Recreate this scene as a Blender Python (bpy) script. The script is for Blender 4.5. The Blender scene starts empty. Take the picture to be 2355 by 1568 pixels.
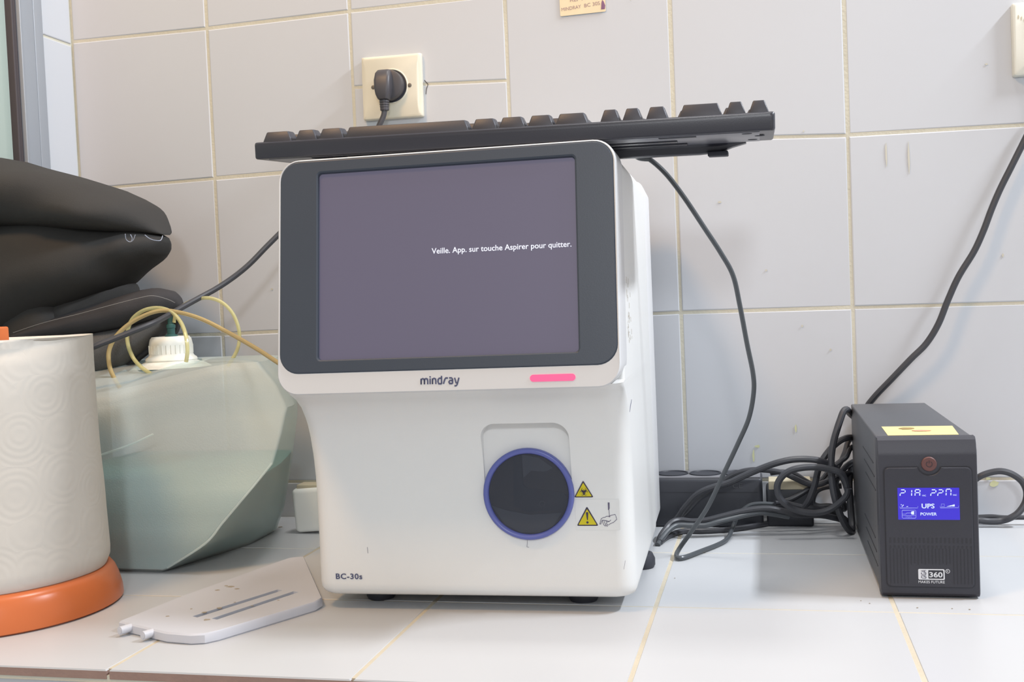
import bpy, bmesh, math, random
from mathutils import Vector, Matrix, noise
random.seed(4)
S = bpy.context.scene
COL = S.collection
PI = math.pi

# ------------------------------------------------------------------ camera
CAM = Vector((0.99636, -1.31888, 0.27037))
YAW, PITCH, ROLL, FPX = -0.22927, -0.03665, -0.04233, 2509.92
fw = Vector((math.sin(YAW)*math.cos(PITCH), math.cos(YAW)*math.cos(PITCH), math.sin(PITCH)))
r0 = Vector((math.cos(YAW), -math.sin(YAW), 0)); u0 = r0.cross(fw)
rt = r0*math.cos(ROLL)+u0*math.sin(ROLL); up = -r0*math.sin(ROLL)+u0*math.cos(ROLL)
cd = bpy.data.cameras.new('camera'); cam = bpy.data.objects.new('camera', cd); COL.objects.link(cam)
cd.sensor_width = 36.0; cd.lens = 36.0*FPX/2355.0; cd.clip_start = 0.01
cam.matrix_world = Matrix(((rt.x, up.x, -fw.x, CAM.x), (rt.y, up.y, -fw.y, CAM.y), (rt.z, up.z, -fw.z, CAM.z), (0, 0, 0, 1)))
S.camera = cam

# ------------------------------------------------------------------ world, lights, exposure
S.view_settings.view_transform = 'Standard'; S.view_settings.look = 'None'
S.view_settings.gamma = 1.0; S.view_settings.use_curve_mapping = False
S.view_settings.exposure = 0.0
w = bpy.data.worlds.new('room_ambient'); S.world = w; w.use_nodes = True
nt = w.node_tree; nt.nodes.clear()
# ambient of the unseen room: made-up gradient, brighter rightwards for the screen's reflection
tc = nt.nodes.new('ShaderNodeTexCoord'); nz = nt.nodes.new('ShaderNodeTexNoise'); nz.inputs['Scale'].default_value = 2.2
nz.inputs['Detail'].default_value = 1.0
sx_ = nt.nodes.new('ShaderNodeSeparateXYZ'); m1 = nt.nodes.new('ShaderNodeMath'); m1.operation = 'MULTIPLY_ADD'; m1.inputs[1].default_value = .5; m1.inputs[2].default_value = .38
m2 = nt.nodes.new('ShaderNodeMath'); m2.operation = 'MULTIPLY_ADD'; m2.inputs[1].default_value = .24
rp = nt.nodes.new('ShaderNodeValToRGB'); bg = nt.nodes.new('ShaderNodeBackground'); wo = nt.nodes.new('ShaderNodeOutputWorld')
rp.color_ramp.elements[0].position = .30; rp.color_ramp.elements[0].color = (.37, .37, .375, 1)
rp.color_ramp.elements[1].position = .52; rp.color_ramp.elements[1].color = (.60, .605, .62, 1)
nt.links.new(tc.outputs['Generated'], nz.inputs['Vector']); nt.links.new(tc.outputs['Generated'], sx_.inputs['Vector'])
nt.links.new(sx_.outputs['X'], m1.inputs[0]); nt.links.new(nz.outputs['Fac'], m2.inputs[0]); nt.links.new(m1.outputs[0], m2.inputs[2]); nt.links.new(m2.outputs[0], rp.inputs['Fac'])
nt.links.new(rp.outputs['Color'], bg.inputs['Color']); nt.links.new(bg.outputs['Background'], wo.inputs['Surface'])
bg.inputs['Strength'].default_value = 1.02

def area(name, loc, target, sx, sy, power, color, upv=None):
    l = bpy.data.lights.new(name, 'AREA'); l.shape = 'RECTANGLE'; l.size = sx; l.size_y = sy; l.energy = power; l.color = color
    o = bpy.data.objects.new(name, l); COL.objects.link(o); o.location = loc
    d = Vector(target)-Vector(loc)
    zz_ = -d.normalized(); xx_ = Vector((0, 1, 0)).cross(zz_).normalized(); yy_ = zz_.cross(xx_)   # local Y runs along the wall's depth
    o.rotation_euler = Matrix((xx_, yy_, zz_)).transposed().to_euler()
    return o
area('light_tube_right', (2.25, -.30, 1.62), (1.0, -.30, .1), .08, .5, 45.0, (.88, .93, 1.0))
area('light_daylight_behind', (1.2, -2.45, 1.0), (.8, 0, .3), .20, .20, 11.5, (.93, .96, 1.0))
area('light_warm_left', (.20, -1.15, 1.75), (.52, 0, .56), .30, .30, 15.5, (1.0, .60, .27))
area('light_ceiling', (.95, -.22, 2.2), (.95, -.25, 0), .3, .3, 14.0, (1.0, .98, .95))

# ------------------------------------------------------------------ materials
def srgb(r, g, b):
    f = lambda c: (c/255/12.92 if c/255 <= .04045 else ((c/255+.055)/1.055)**2.4)
    return (f(r), f(g), f(b))
MATS = {}
def mat(name, rgb, rough=.5, spec=.5, metal=0.0, var=.04, vscale=30.0, bump=0.0, bscale=200.0, coat=0.0, emit=None, estr=0.0, alpha=None, trans=0.0):
    m = bpy.data.materials.new(name); m.use_nodes = True; n = m.node_tree; b = n.nodes['Principled BSDF']
    t = n.nodes.new('ShaderNodeTexCoord'); z = n.nodes.new('ShaderNodeTexNoise'); z.inputs['Scale'].default_value = vscale
    z.inputs['Detail'].default_value = 4
    r = n.nodes.new('ShaderNodeValToRGB')
    r.color_ramp.elements[0].color = tuple(max(0, c*(1-var)) for c in rgb)+(1,)
    r.color_ramp.elements[1].color = tuple(min(1, c*(1+var)) for c in rgb)+(1,)
    n.links.new(t.outputs['Object'], z.inputs['Vector']); n.links.new(z.outputs['Fac'], r.inputs['Fac']); n.links.new(r.outputs['Color'], b.inputs['Base Color'])
    b.inputs['Roughness'].default_value = rough; b.inputs['Metallic'].default_value = metal
    b.inputs['Specular IOR Level'].default_value = spec; b.inputs['Coat Weight'].default_value = coat
    b.inputs['Transmission Weight'].default_value = trans
    if emit: b.inputs['Emission Color'].default_value = tuple(emit)+(1,); b.inputs['Emission Strength'].default_value = estr
    if bump:
        z2 = n.nodes.new('ShaderNodeTexNoise'); z2.inputs['Scale'].default_value = bscale; z2.inputs['Detail'].default_value = 3
        bp = n.nodes.new('ShaderNodeBump'); bp.inputs['Strength'].default_value = bump; bp.inputs['Distance'].default_value = .001
        n.links.new(t.outputs['Object'], z2.inputs['Vector']); n.links.new(z2.outputs['Fac'], bp.inputs['Height']); n.links.new(bp.outputs['Normal'], b.inputs['Normal'])
    MATS[name] = m
    return m
def mixtrans(m, fac, tint=(1, 1, 1)):
    """let part of the light pass straight through (thin milky or clear plastic)"""
    n = m.node_tree; b = n.nodes['Principled BSDF']; o = n.nodes['Material Output']
    t = n.nodes.new('ShaderNodeBsdfTransparent'); t.inputs['Color'].default_value = tuple(tint)+(1,)
    x = n.nodes.new('ShaderNodeMixShader'); x.inputs['Fac'].default_value = fac
    n.links.new(b.outputs['BSDF'], x.inputs[1]); n.links.new(t.outputs['BSDF'], x.inputs[2]); n.links.new(x.outputs['Shader'], o.inputs['Surface'])
    return m
M_tile = mat('white_glazed_tile', (.515, .53, .56), rough=.42, spec=.4, var=.02, vscale=6, bump=.05, bscale=14)
M_ctile = mat('white_counter_tile', (.49, .50, .515), rough=.35, spec=.4, var=.02, vscale=6, bump=.04, bscale=14)
M_grout = mat('beige_grout', srgb(196, 192, 176), rough=.9, var=.14, vscale=18, bump=.5, bscale=300)
M_cgrout = mat('tan_counter_grout', srgb(186, 177, 158), rough=.9, var=.16, vscale=25, bump=.5, bscale=300)
M_brown = mat('brown_tile_biscuit', srgb(150, 125, 115), rough=.9, var=.15, vscale=60, bump=.5, bscale=300)
M_alu = mat('grey_aluminium_frame', srgb(152, 157, 164), rough=.4, metal=.2, var=.02)
M_gasket = mat('dark_rubber_gasket', srgb(62, 55, 58), rough=.6)
M_wglass = mat('pale_window_glass', srgb(165, 178, 170), rough=.1, var=.03, vscale=8)
M_rear = mat('white_abs_rear', (.70, .70, .705), rough=.35, var=.01)
M_white = mat('cream_white_abs', (.73, .73, .715), rough=.38, var=.012, bump=.04, bscale=900)
M_side = mat('white_abs_cover', (.63, .63, .635), rough=.35, var=.01)
M_bezel = mat('slate_bezel', srgb(60, 67, 78), rough=.42, var=.03, bump=.04, bscale=900)
M_lcd = mat('standby_display', srgb(74, 72, 88), rough=.42, spec=.35, var=.03, vscale=7, emit=srgb(74, 70, 84), estr=1.0)
M_lcdtext = mat('lit_display_text', srgb(220, 225, 240), rough=.5, emit=srgb(190, 200, 220), estr=.45)
M_pink = mat('pink_status_light', srgb(190, 60, 90), rough=.4, emit=(1.0, .11, .28), estr=.85)
M_print = mat('slate_blue_print', srgb(74, 78, 108), rough=.5)
M_printgrey = mat('thin_grey_print', srgb(96, 90, 112), rough=.5)
M_blue = mat('periwinkle_ring', srgb(92, 100, 165), rough=.32, var=.04)
M_smoke = mat('smoked_cover', srgb(78, 80, 88), rough=.12, spec=.6, var=.05, vscale=40)
M_smoke2 = mat('smoked_cover_recess', srgb(72, 75, 82), rough=.3)
M_smoke3 = mat('smoked_cover_pale', srgb(98, 103, 112), rough=.3)
mixtrans(M_smoke, .72, (.9, .91, .93))
M_yellow = mat('warning_yellow', srgb(205, 190, 25), rough=.5)
M_ink = mat('dark_ink', srgb(58, 50, 72), rough=.6)
M_clear = mat('clear_sticker', (.735, .735, .72), rough=.38, var=.01)
M_foot = mat('black_rubber_foot', srgb(52, 54, 62), rough=.6)
M_keyb = mat('charcoal_keyboard_case', srgb(50, 51, 59), rough=.34, var=.04, bump=.05, bscale=900)
M_key = mat('charcoal_keycap', srgb(54, 55, 63), rough=.45, var=.04, bump=.05, bscale=900)
M_kgloss = mat('black_glossy_case', srgb(46, 48, 56), rough=.2)
M_kunder = mat('lit_charcoal_underside', srgb(100, 101, 110), rough=.3)  # same charcoal as the case, lightened to paint counter light from below
M_cable = mat('black_cable_sheath', srgb(56, 57, 62), rough=.42, var=.08)
M_cableg = mat('grey_cable_sheath', srgb(72, 76, 80), rough=.35, var=.05)
M_upscase = mat('grey_steel_case', srgb(78, 79, 83), rough=.5, var=.04, vscale=300, bump=.15, bscale=1500)
M_upsfront = mat('black_abs_front', srgb(46, 47, 56), rough=.45, var=.05, vscale=400, bump=.1, bscale=1500)
M_upsdark = mat('black_groove', srgb(40, 41, 48), rough=.6)
M_button = mat('brown_red_button', srgb(96, 62, 60), rough=.5, var=.05)
M_bluelcd = mat('lit_blue_lcd', srgb(40, 30, 150), rough=.3, var=.03, emit=srgb(52, 40, 178), estr=.85)
M_seg = mat('pale_lcd_segments', srgb(190, 205, 225), rough=.5, emit=srgb(178, 195, 222), estr=.6)
M_segdim = mat('dim_lcd_segments', srgb(140, 150, 205), rough=.5, emit=srgb(130, 140, 205), estr=.5)
M_logo = mat('silver_white_print', srgb(215, 218, 224), rough=.5)
M_label = mat('yellow_paper_label', srgb(218, 200, 140), rough=.7, var=.1, vscale=80)
M_smudge = mat('brown_smudge', srgb(150, 125, 75), rough=.8, var=.4, vscale=200)
M_redmark = mat('red_mark', srgb(235, 150, 125), rough=.7)
M_ivory = mat('ivory_switch_plastic', srgb(214, 208, 190), rough=.32, var=.03, vscale=60)
M_ivoryb = mat('pale_ivory_switch_plastic', srgb(216, 216, 206), rough=.3, var=.03)
M_plug = mat('black_plug', srgb(66, 64, 68), rough=.45, var=.05)
M_screw = mat('grey_screw', srgb(105, 98, 88), rough=.5, metal=.3)
M_hole = mat('dark_hole', srgb(70, 62, 58), rough=.9)
M_paper = mat('note_paper', srgb(222, 205, 172), rough=.8, var=.06, vscale=60)
M_pen = mat('faded_pen', srgb(158, 130, 132), rough=.8, var=.15, vscale=150)
M_penblot = mat('purple_pen_blot', srgb(128, 92, 120), rough=.8, var=.2, vscale=150)
M_orange = mat('orange_plastic', srgb(196, 105, 56), rough=.28, var=.04)
M_card = mat('cardboard', srgb(180, 150, 115), rough=.9)
M_tray = mat('white_tray_plastic', srgb(196, 197, 204), rough=.4, var=.02)
M_dirt = mat('brown_dirt', srgb(158, 148, 132), rough=.9, var=.2, vscale=300)
M_slot = mat('dark_slot', srgb(58, 56, 66), rough=.8)
M_bag = mat('charcoal_fabric', srgb(56, 55, 54), rough=.85, spec=.25, var=.08, vscale=12, bump=.25, bscale=900)
M_bagedge = mat('charcoal_binding', srgb(56, 55, 57), rough=.8, spec=.25, var=.08, bump=.2, bscale=900)
M_net = mat('grey_net', srgb(84, 82, 81), rough=.9, var=.3, vscale=900, bump=.5, bscale=1200)
M_stitch = mat('pale_stitching', srgb(128, 126, 124), rough=.8)
M_chalk = mat('pale_blue_marking', srgb(165, 172, 190), rough=.8)
M_jug = mat('milky_polythene', srgb(226, 232, 230), rough=.36, spec=.45, var=.03, vscale=14, bump=.25, bscale=700)
mixtrans(M_jug, .56, (.92, 1, .985))
M_liquid = mat('grey_green_liquid', srgb(84, 142, 142), rough=.5, var=.03, vscale=9)
M_cap = mat('white_cap', srgb(222, 222, 214), rough=.4, var=.02)
M_green = mat('dark_green_fitting', srgb(50, 90, 88), rough=.4)
M_tubey = mat('amber_tube', srgb(178, 158, 112), rough=.2, var=.12, vscale=30)
M_tubep = mat('pale_yellow_tube', srgb(205, 200, 150), rough=.15, var=.05)
mixtrans(M_tubep, .4, (1, .98, .82)); mixtrans(M_tubey, .15, (1, .9, .6))
M_box = mat('white_adapter', srgb(236, 236, 230), rough=.4, var=.02)
M_strip = mat('dark_strip_plastic', srgb(46, 48, 55), rough=.5, var=.08, vscale=60)
M_striptop = mat('grey_strip_top', srgb(112, 112, 116), rough=.6, var=.1, vscale=60)  # lighter grey than the strip body
M_stain = mat('yellow_green_stain', srgb(200, 202, 160), rough=.5, var=.1, vscale=120)
M_tan = mat('tan_tape', srgb(190, 180, 155), rough=.7, var=.1, vscale=80)
M_limestain = mat('faint_brown_drip', srgb(190, 186, 172), rough=.35, var=.03)

# paper towel: concentric quilted rings
M_towel = mat('quilted_paper', (.60, .57, .52), rough=.95, spec=.1, var=.02)
n = M_towel.node_tree; b = n.nodes['Principled BSDF']; t = n.nodes.new('ShaderNodeTexCoord')
vo = n.nodes.new('ShaderNodeTexVoronoi'); vo.inputs['Scale'].default_value = 25; vo.inputs['Randomness'].default_value = .45
mu = n.nodes.new('ShaderNodeMath'); mu.operation = 'MULTIPLY'; mu.inputs[1].default_value = 44
si = n.nodes.new('ShaderNodeMath'); si.operation = 'SINE'
nz = n.nodes.new('ShaderNodeTexNoise'); nz.inputs['Scale'].default_value = 260
ad = n.nodes.new('ShaderNodeMath'); ad.operation = 'ADD'
bp = n.nodes.new('ShaderNodeBump'); bp.inputs['Strength'].default_value = .12; bp.inputs['Distance'].default_value = .0005
n.links.new(t.outputs['Object'], vo.inputs['Vector']); n.links.new(vo.outputs['Distance'], mu.inputs[0]); n.links.new(mu.outputs[0], si.inputs[0])
n.links.new(t.outputs['Object'], nz.inputs['Vector']); n.links.new(si.outputs[0], ad.inputs[0]); n.links.new(nz.outputs['Fac'], ad.inputs[1])
n.links.new(ad.outputs[0], bp.inputs['Height']); n.links.new(bp.outputs['Normal'], b.inputs['Normal'])

# ------------------------------------------------------------------ helpers
def at(u, v, y):
    d = fw + rt*((u-1177.5)/FPX) + up*((784-v)/FPX); t = (y-CAM.y)/d.y
    return CAM + d*t
def onz(u, v, z):
    d = fw + rt*((u-1177.5)/FPX) + up*((784-v)/FPX); t = (z-CAM.z)/d.z
    return CAM + d*t
def tag(o, label=None, cat=None, group=None, kind=None):
    if label: o['label'] = label
    if cat: o['category'] = cat
    if group: o['group'] = group
    if kind: o['kind'] = kind
    return o
def thing(name, label, cat, loc=(0, 0, 0), rz=0.0, group=None):
    o = bpy.data.objects.new(name, None); COL.objects.link(o); o.location = loc; o.rotation_euler = (0, 0, rz); o.empty_display_size = .02
    return tag(o, label, cat, group)
class MB:
    def __init__(s): s.v = []; s.f = []; s.m = []
    def add(s, vs, fs, mi=0):
        o = len(s.v); s.v += [tuple(v) for v in vs]; s.f += [tuple(i+o for i in f) for f in fs]; s.m += [mi]*len(fs); return s
    def box(s, x0, x1, y0, y1, z0, z1, mi=0):
        vs = [(x, y, z) for z in (z0, z1) for y in (y0, y1) for x in (x0, x1)]
        return s.add(vs, [(0, 2, 3, 1), (4, 5, 7, 6), (0, 1, 5, 4), (2, 6, 7, 3), (0, 4, 6, 2), (1, 3, 7, 5)], mi)
    def rbox(s, x0, x1, y0, y1, z0, z1, r=.002, seg=3, mi=0):
        bm = bmesh.new(); bmesh.ops.create_cube(bm, size=1)
        for v in bm.verts: v.co = Vector(((x0+x1)/2+v.co.x*(x1-x0), (y0+y1)/2+v.co.y*(y1-y0), (z0+z1)/2+v.co.z*(z1-z0)))
        bmesh.ops.bevel(bm, geom=bm.edges[:], offset=r, segments=seg, profile=.5, affect='EDGES')
        bm.verts.index_update(); s.add([v.co.copy() for v in bm.verts], [[v.index for v in f.verts] for f in bm.faces], mi); bm.free(); return s
    def loft(s, secs, cap0=True, cap1=True, closed=True, mi=0):
        n = len(secs[0]); vs = [p for q in secs for p in q]; fs = []
        for k in range(len(secs)-1):
            for i in range(n if closed else n-1):
                j = (i+1) % n; fs.append((k*n+i, k*n+j, (k+1)*n+j, (k+1)*n+i))
        if cap0: fs.append(tuple(range(n))[::-1])
        if cap1: fs.append(tuple(range((len(secs)-1)*n, len(secs)*n)))
        return s.add(vs, fs, mi)
    def lathe(s, prof, n=40, c=(0, 0, 0), axis='z', mi=0):
        secs = []
        for r, h in prof:
            ring = []
            for i in range(n):
                a = 2*PI*i/n; x, y = r*math.cos(a), r*math.sin(a)
                ring.append((c[0]+x, c[1]+y, c[2]+h) if axis == 'z' else ((c[0]+x, c[1]-h, c[2]+y) if axis == 'y' else (c[0]+h, c[1]+x, c[2]+y)))
            secs.append(ring)
        return s.loft(secs, prof[0][0] > 1e-6, prof[-1][0] > 1e-6, mi=mi)
    def tube(s, pts, r, n=10, sub=8, mi=0, flat=1.0):
        P = catmull([Vector(p) for p in pts], sub); secs = []; prev = None
        for i, p in enumerate(P):
            t = (P[min(i+1, len(P)-1)]-P[max(i-1, 0)]).normalized()
            if prev is None:
                a = Vector((0, 0, 1)) if abs(t.z) < .9 else Vector((1, 0, 0)); u = a.cross(t).normalized()
            else:
                u = (prev - t*prev.dot(t)).normalized()
            prev = u; v = t.cross(u); rr = r(i/(len(P)-1)) if callable(r) else r
            secs.append([p+u*(rr*math.cos(2*PI*k/n))+v*(rr*flat*math.sin(2*PI*k/n)) for k in range(n)])
        return s.loft(secs, mi=mi)
    def build(s, name, mats, parent=None, smooth=True, angle=35, fixn=True):
        me = bpy.data.meshes.new(name); me.from_pydata(s.v, [], s.f)
        for m in (mats if isinstance(mats, (list, tuple)) else [mats]): me.materials.append(m)
        me.polygons.foreach_set('material_index', s.m)
        if fixn:
            bm = bmesh.new(); bm.from_mesh(me); bmesh.ops.recalc_face_normals(bm, faces=bm.faces[:]); bm.to_mesh(me); bm.free()
        if smooth:
            me.polygons.foreach_set('use_smooth', [True]*len(me.polygons)); me.set_sharp_from_angle(angle=math.radians(angle))
        me.update(); o = bpy.data.objects.new(name, me); COL.objects.link(o); o.parent = parent
        return o
def catmull(P, sub):
    if len(P) < 3 or sub <= 1: return P
    out = []
    for i in range(len(P)-1):
        a, b_, c, d = P[max(i-1, 0)], P[i], P[i+1], P[min(i+2, len(P)-1)]
        for k in range(sub):
            t = k/sub
            out.append(.5*((2*b_)+(c-a)*t+(2*a-5*b_+4*c-d)*t*t+(3*b_-a-3*c+d)*t**3))
    out.append(P[-1]); return out
def rrect(x0, x1, z0, z1, r, n=6):
    """rounded rectangle in 2D, CCW from bottom right corner; r may be 4 radii (br, tr, tl, bl)"""
    rr = r if isinstance(r, (list, tuple)) else (r,)*4
    pts = []
    for (cx, cz, a0, q) in ((x1-rr[0], z0+rr[0], -PI/2, rr[0]), (x1-rr[1], z1-rr[1], 0, rr[1]), (x0+rr[2], z1-rr[2], PI/2, rr[2]), (x0+rr[3], z0+rr[3], PI, rr[3])):
        for k in range(n+1):
            a = a0+PI/2*k/n; pts.append((cx+q*math.cos(a), cz+q*math.sin(a)))
    return pts
class Flat:
    """print or sticker: thin shapes in a plane; f(a,b,h) maps plane coords to 3D"""
    def __init__(s, f, t=.00025): s.f_ = f; s.t = t; s.mb = MB()
    def poly(s, pts, mi=0, h=0.0):
        n = len(pts); a = [s.f_(p[0], p[1], h) for p in pts]; b = [s.f_(p[0], p[1], h+s.t) for p in pts]
        s.mb.add(a+b, [tuple(range(n, 2*n)), tuple(range(n))[::-1]]+[(i, (i+1) % n, n+(i+1) % n, n+i) for i in range(n)], mi); return s
    def quadstrip(s, L, R, mi=0, h=0.0):
        for i in range(len(L)-1): s.poly([L[i], R[i], R[i+1], L[i+1]], mi, h)
        return s
    def stroke(s, pts, w, mi=0, h=0.0, closed=False, sub=1):
        P = [Vector((p[0], p[1], 0)) for p in pts]
        if closed: P.append(P[0].copy())
        P = catmull(P, sub); L = []; R = []
        for i, p in enumerate(P):
            if closed: a, b = P[(i-1) % (len(P)-1)] if i in (0, len(P)-1) else P[i-1], P[1] if i == len(P)-1 else P[i+1]
            else: a, b = P[max(i-1, 0)], P[min(i+1, len(P)-1)]
            if closed and i in (0, len(P)-1): a, b = P[-2], P[1]
            t = (b-a).normalized(); nn = Vector((-t.y, t.x, 0)); ww = (w(i/(len(P)-1)) if callable(w) else w)/2
            k = 1.0
            if 0 < i < len(P)-1 or closed:
                t1 = (p-a).normalized(); c = abs(t1.dot(t)); k = min(2.0, 1/max(c, .5))
            L.append((p.x+nn.x*ww*k, p.y+nn.y*ww*k)); R.append((p.x-nn.x*ww*k, p.y-nn.y*ww*k))
        return s.quadstrip(L, R, mi, h)
    def text(s, body, a, b, size, mi=0, h=0.0, width=None, shear=0.0, rot=0.0, bold=0.0, align='LEFT', space=1.0):
        """size = cap height in metres; width = forced total width"""
        c = bpy.data.curves.new('t', 'FONT'); c.body = body; c.size = 1; c.offset = bold; c.shear = shear; c.space_character = space
        c.resolution_u = 4
        o = bpy.data.objects.new('t', c); COL.objects.link(o)
        dg = bpy.context.evaluated_depsgraph_get(); me = bpy.data.meshes.new_from_object(o.evaluated_get(dg))
        bpy.data.objects.remove(o); bpy.data.curves.remove(c)
        vs = [v.co.copy() for v in me.vertices]; fs = [tuple(p.vertices) for p in me.polygons]; bpy.data.meshes.remove(me)
        if not vs: return s
        x0 = min(v.x for v in vs); x1 = max(v.x for v in vs); k = size/.72; kx = k if width is None else width/(x1-x0)
        W = (x1-x0)*kx; off = {'LEFT': 0, 'CENTER': -W/2, 'RIGHT': -W}[align]; cr, sr = math.cos(rot), math.sin(rot)
        q = []
        for v in vs:
            x, y = (v.x-x0)*kx+off, v.y*k; q.append((a+x*cr-y*sr, b+x*sr+y*cr))
        s.mb.add([s.f_(x, y, h+s.t) for x, y in q], fs, mi); return s
    def build(s, name, mats, parent=None): return s.mb.build(name, mats, parent, smooth=False, fixn=False)
def circle(cx, cy, r, n=24, a0=0, a1=2*PI):
    return [(cx+r*math.cos(a0+(a1-a0)*i/n), cy+r*math.sin(a0+(a1-a0)*i/n)) for i in range(n)]
def boolean_cut(o, cutter):
    m = o.modifiers.new('cut', 'BOOLEAN'); m.object = cutter; m.operation = 'DIFFERENCE'; m.solver = 'EXACT'
    dg = bpy.context.evaluated_depsgraph_get(); me = bpy.data.meshes.new_from_object(o.evaluated_get(dg))
    o.modifiers.clear(); o.data = me
    me.polygons.foreach_set('use_smooth', [True]*len(me.polygons)); me.set_sharp_from_angle(angle=math.radians(32))
    bpy.data.objects.remove(cutter)

# ------------------------------------------------------------------ back wall tiles
GX = [.0962, .2962, .4952, .6970, .8975, 1.0947, 1.2947, 1.4947, 1.6947]
ROW = {0: [.0463]*9,
       1: [.2445, .2425, .2440, .2470, .2482, .2461, .2440, .242, .240],
       2: [.4455, .4478, .4498, .4520, .4538, .4440, .4412, .440, .439],
       3: [.6444, .6432, .6455, .6460, .6480, .6470, .6460, .645, .644],
       4: [.845]*9}
def slab(mb, c, g, y0, depth, n, mi=0, bev=.0012):
    """tile: c = 4 corners (x,z) BL BR TR TL on a wall facing -y; g = half grout width"""
    cx = sum(p[0] for p in c)/4; cz = sum(p[1] for p in c)/4
    def ins(d): return [(p[0]+(d if p[0] < cx else -d), p[1]+(d if p[1] < cz else -d)) for p in c]
    a = ins(g); b_ = ins(g+bev)
    j = [random.uniform(-.0004, .0004) for _ in range(4)]
    mb.loft([[n(p[0], y0, p[1]) for p in a], [n(p[0], y0-depth+bev*.5+j[i], p[1]) for i, p in enumerate(a)], [n(p[0], y0-depth+j[i], p[1]) for i, p in enumerate(b_)]], False, True, mi=mi)
wn = lambda x, y, z: (x, y, z)
mb = MB(); mb.box(.0962-.16, 1.72, .0006, .12, -.1, .90, 0)
rows = [[-.004]*9]+[ROW[k] for k in range(5)]
for r in range(5):
    for c in range(8):
        if r == 3 and c == 2:   # cut tiles around the socket
            q = [(GX[2], rows[3][2]), (GX[3], rows[3][3]), (GX[3], .5412), (GX[2], .5500)]
            slab(mb, q, .0016, .0015, .0015, wn, 1)
            q = [(GX[2], .5500), (GX[3], .5412), (GX[3], rows[4][3]), (GX[2], rows[4][2])]
            slab(mb, q, .0016, .0015, .0015, wn, 1); continue
        q = [(GX[c], rows[r][c]), (GX[c+1], rows[r][c+1]), (GX[c+1], rows[r+1][c+1]), (GX[c], rows[r+1][c])]
        slab(mb, q, random.uniform(.0016, .0022), .0015, .0015, wn, 1)
o = mb.build('wall_back', [M_grout, M_tile], smooth=False); tag(o, 'wall of white glazed square tiles with beige grout', 'wall', kind='structure')
# marks on the wall: drips and yellow stains (thin deposits)
def wallmark(name, shapes, m, label):
    F = Flat(lambda a, b, h: (a, -.0006-h, b), .0003)
    for s_ in shapes: F.poly(s_)
    o = F.build(name, m); tag(o, label, 'stain', kind='stuff'); return o
def blob(cx, cz, rx, rz, n=14, seed=0):
    rnd = random.Random(seed); return [(cx+rx*rnd.uniform(.7, 1.2)*math.cos(2*PI*i/n), cz+rz*rnd.uniform(.7, 1.2)*math.sin(2*PI*i/n)) for i in range(n)]
sh = []
for (u, v, ru, rv) in ((2038, 352, 2.2, 26), (2090, 362, 2.0, 30), (1655, 465, 4, 3), (1762, 622, 2.5, 2.5), (1848, 302, 2, 2), (1845, 750, 2, 3), (626, 665, 2.5, 2.5), (1910, 804, 2, 3), (2306, 587, 2, 4), (2268, 148, 3, 2), (1450, 1, 1, 1)):
    p = at(u, v, 0); sh.append(blob(p.x, p.z, ru*.00055, rv*.00055, seed=u))
wallmark('wall_drip', sh, M_limestain, 'faint tan drips and specks on the white wall tiles')
sh = []
for (u, v, ru, rv) in ((1733, 1048, 2.5, 14), (1742, 1026, 6, 3), (1830, 985, 2, 8), (2286, 1112, 9, 7), (2272, 1100, 5, 3)):
    p = at(u, v, 0); sh.append(blob(p.x, p.z, ru*.00055, rv*.00055, seed=u))
wallmark('mould_stain', sh, M_stain, 'pale yellow green stains low on the wall beside the uninterruptible power unit')

# ------------------------------------------------------------------ left wall with window
LX = .0962
mb = MB(); mb.box(LX-.12, LX-.0015, -.062, .0015, -.1, .90, 0); mb.box(LX-.12, LX-.0015, -1.5, -.062, -.1, .19, 0)
zs = [-.004, .0463, .2445, .4440, .6400, .845]
def ltile(y0, y1, z0, z1):
    c = [(y0, z0), (y1, z0), (y1, z1), (y0, z1)]; g = .0018; b_ = .0012
    cy = (y0+y1)/2; cz = (z0+z1)/2
    ins = lambda d: [(p[0]+(d if p[0] < cy else -d), p[1]+(d if p[1] < cz else -d)) for p in c]
    mb.loft([[(LX-.0015, -p[0], p[1]) for p in ins(g)], [(LX-.0006, -p[0], p[1]) for p in ins(g)], [(LX, -p[0], p[1]) for p in ins(g+b_)]], False, True, mi=1)
for k in range(5): ltile(0.0, .0625, zs[k], zs[k+1])
for c in range(7): ltile(.0625+.2*c, .2625+.2*c, -.004, .0463); ltile(.0625+.2*c, .2625+.2*c, .0463, .19)
o = mb.build('wall_left', [M_grout, M_tile], smooth=False); tag(o, 'narrow return of white tiles beside the window', 'wall', kind='structure')
win = thing('window_1', 'grey aluminium window frame with dark gasket at the left edge', 'window', (LX, -.0625, .19)); win['kind'] = 'structure'
mb = MB()
mb.rbox(-.03, .002, -.018, -.0005, 0, .71, .001); mb.rbox(-.03, .0015, -.0460, -.0180, 0, .71, .001); mb.rbox(-.03, .002, -1.2, -.0460, 0, .035, .001)
mb.rbox(-.03, .0045, -.0485, -.0458, .03, .71, .0008)
mb.build('window_frame', M_alu, win)
mb = MB(); mb.rbox(-.03, -.0005, -.0575, -.0487, .03, .71, .0015); mb.rbox(-.03, -.0002, -.0530, -.0500, .03, .71, .0005); mb.build('gasket', M_gasket, win)
mb = MB(); mb.box(-.016, -.010, -1.2, -.057, .03, .71); mb.build('window_pane', M_wglass, win)

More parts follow.
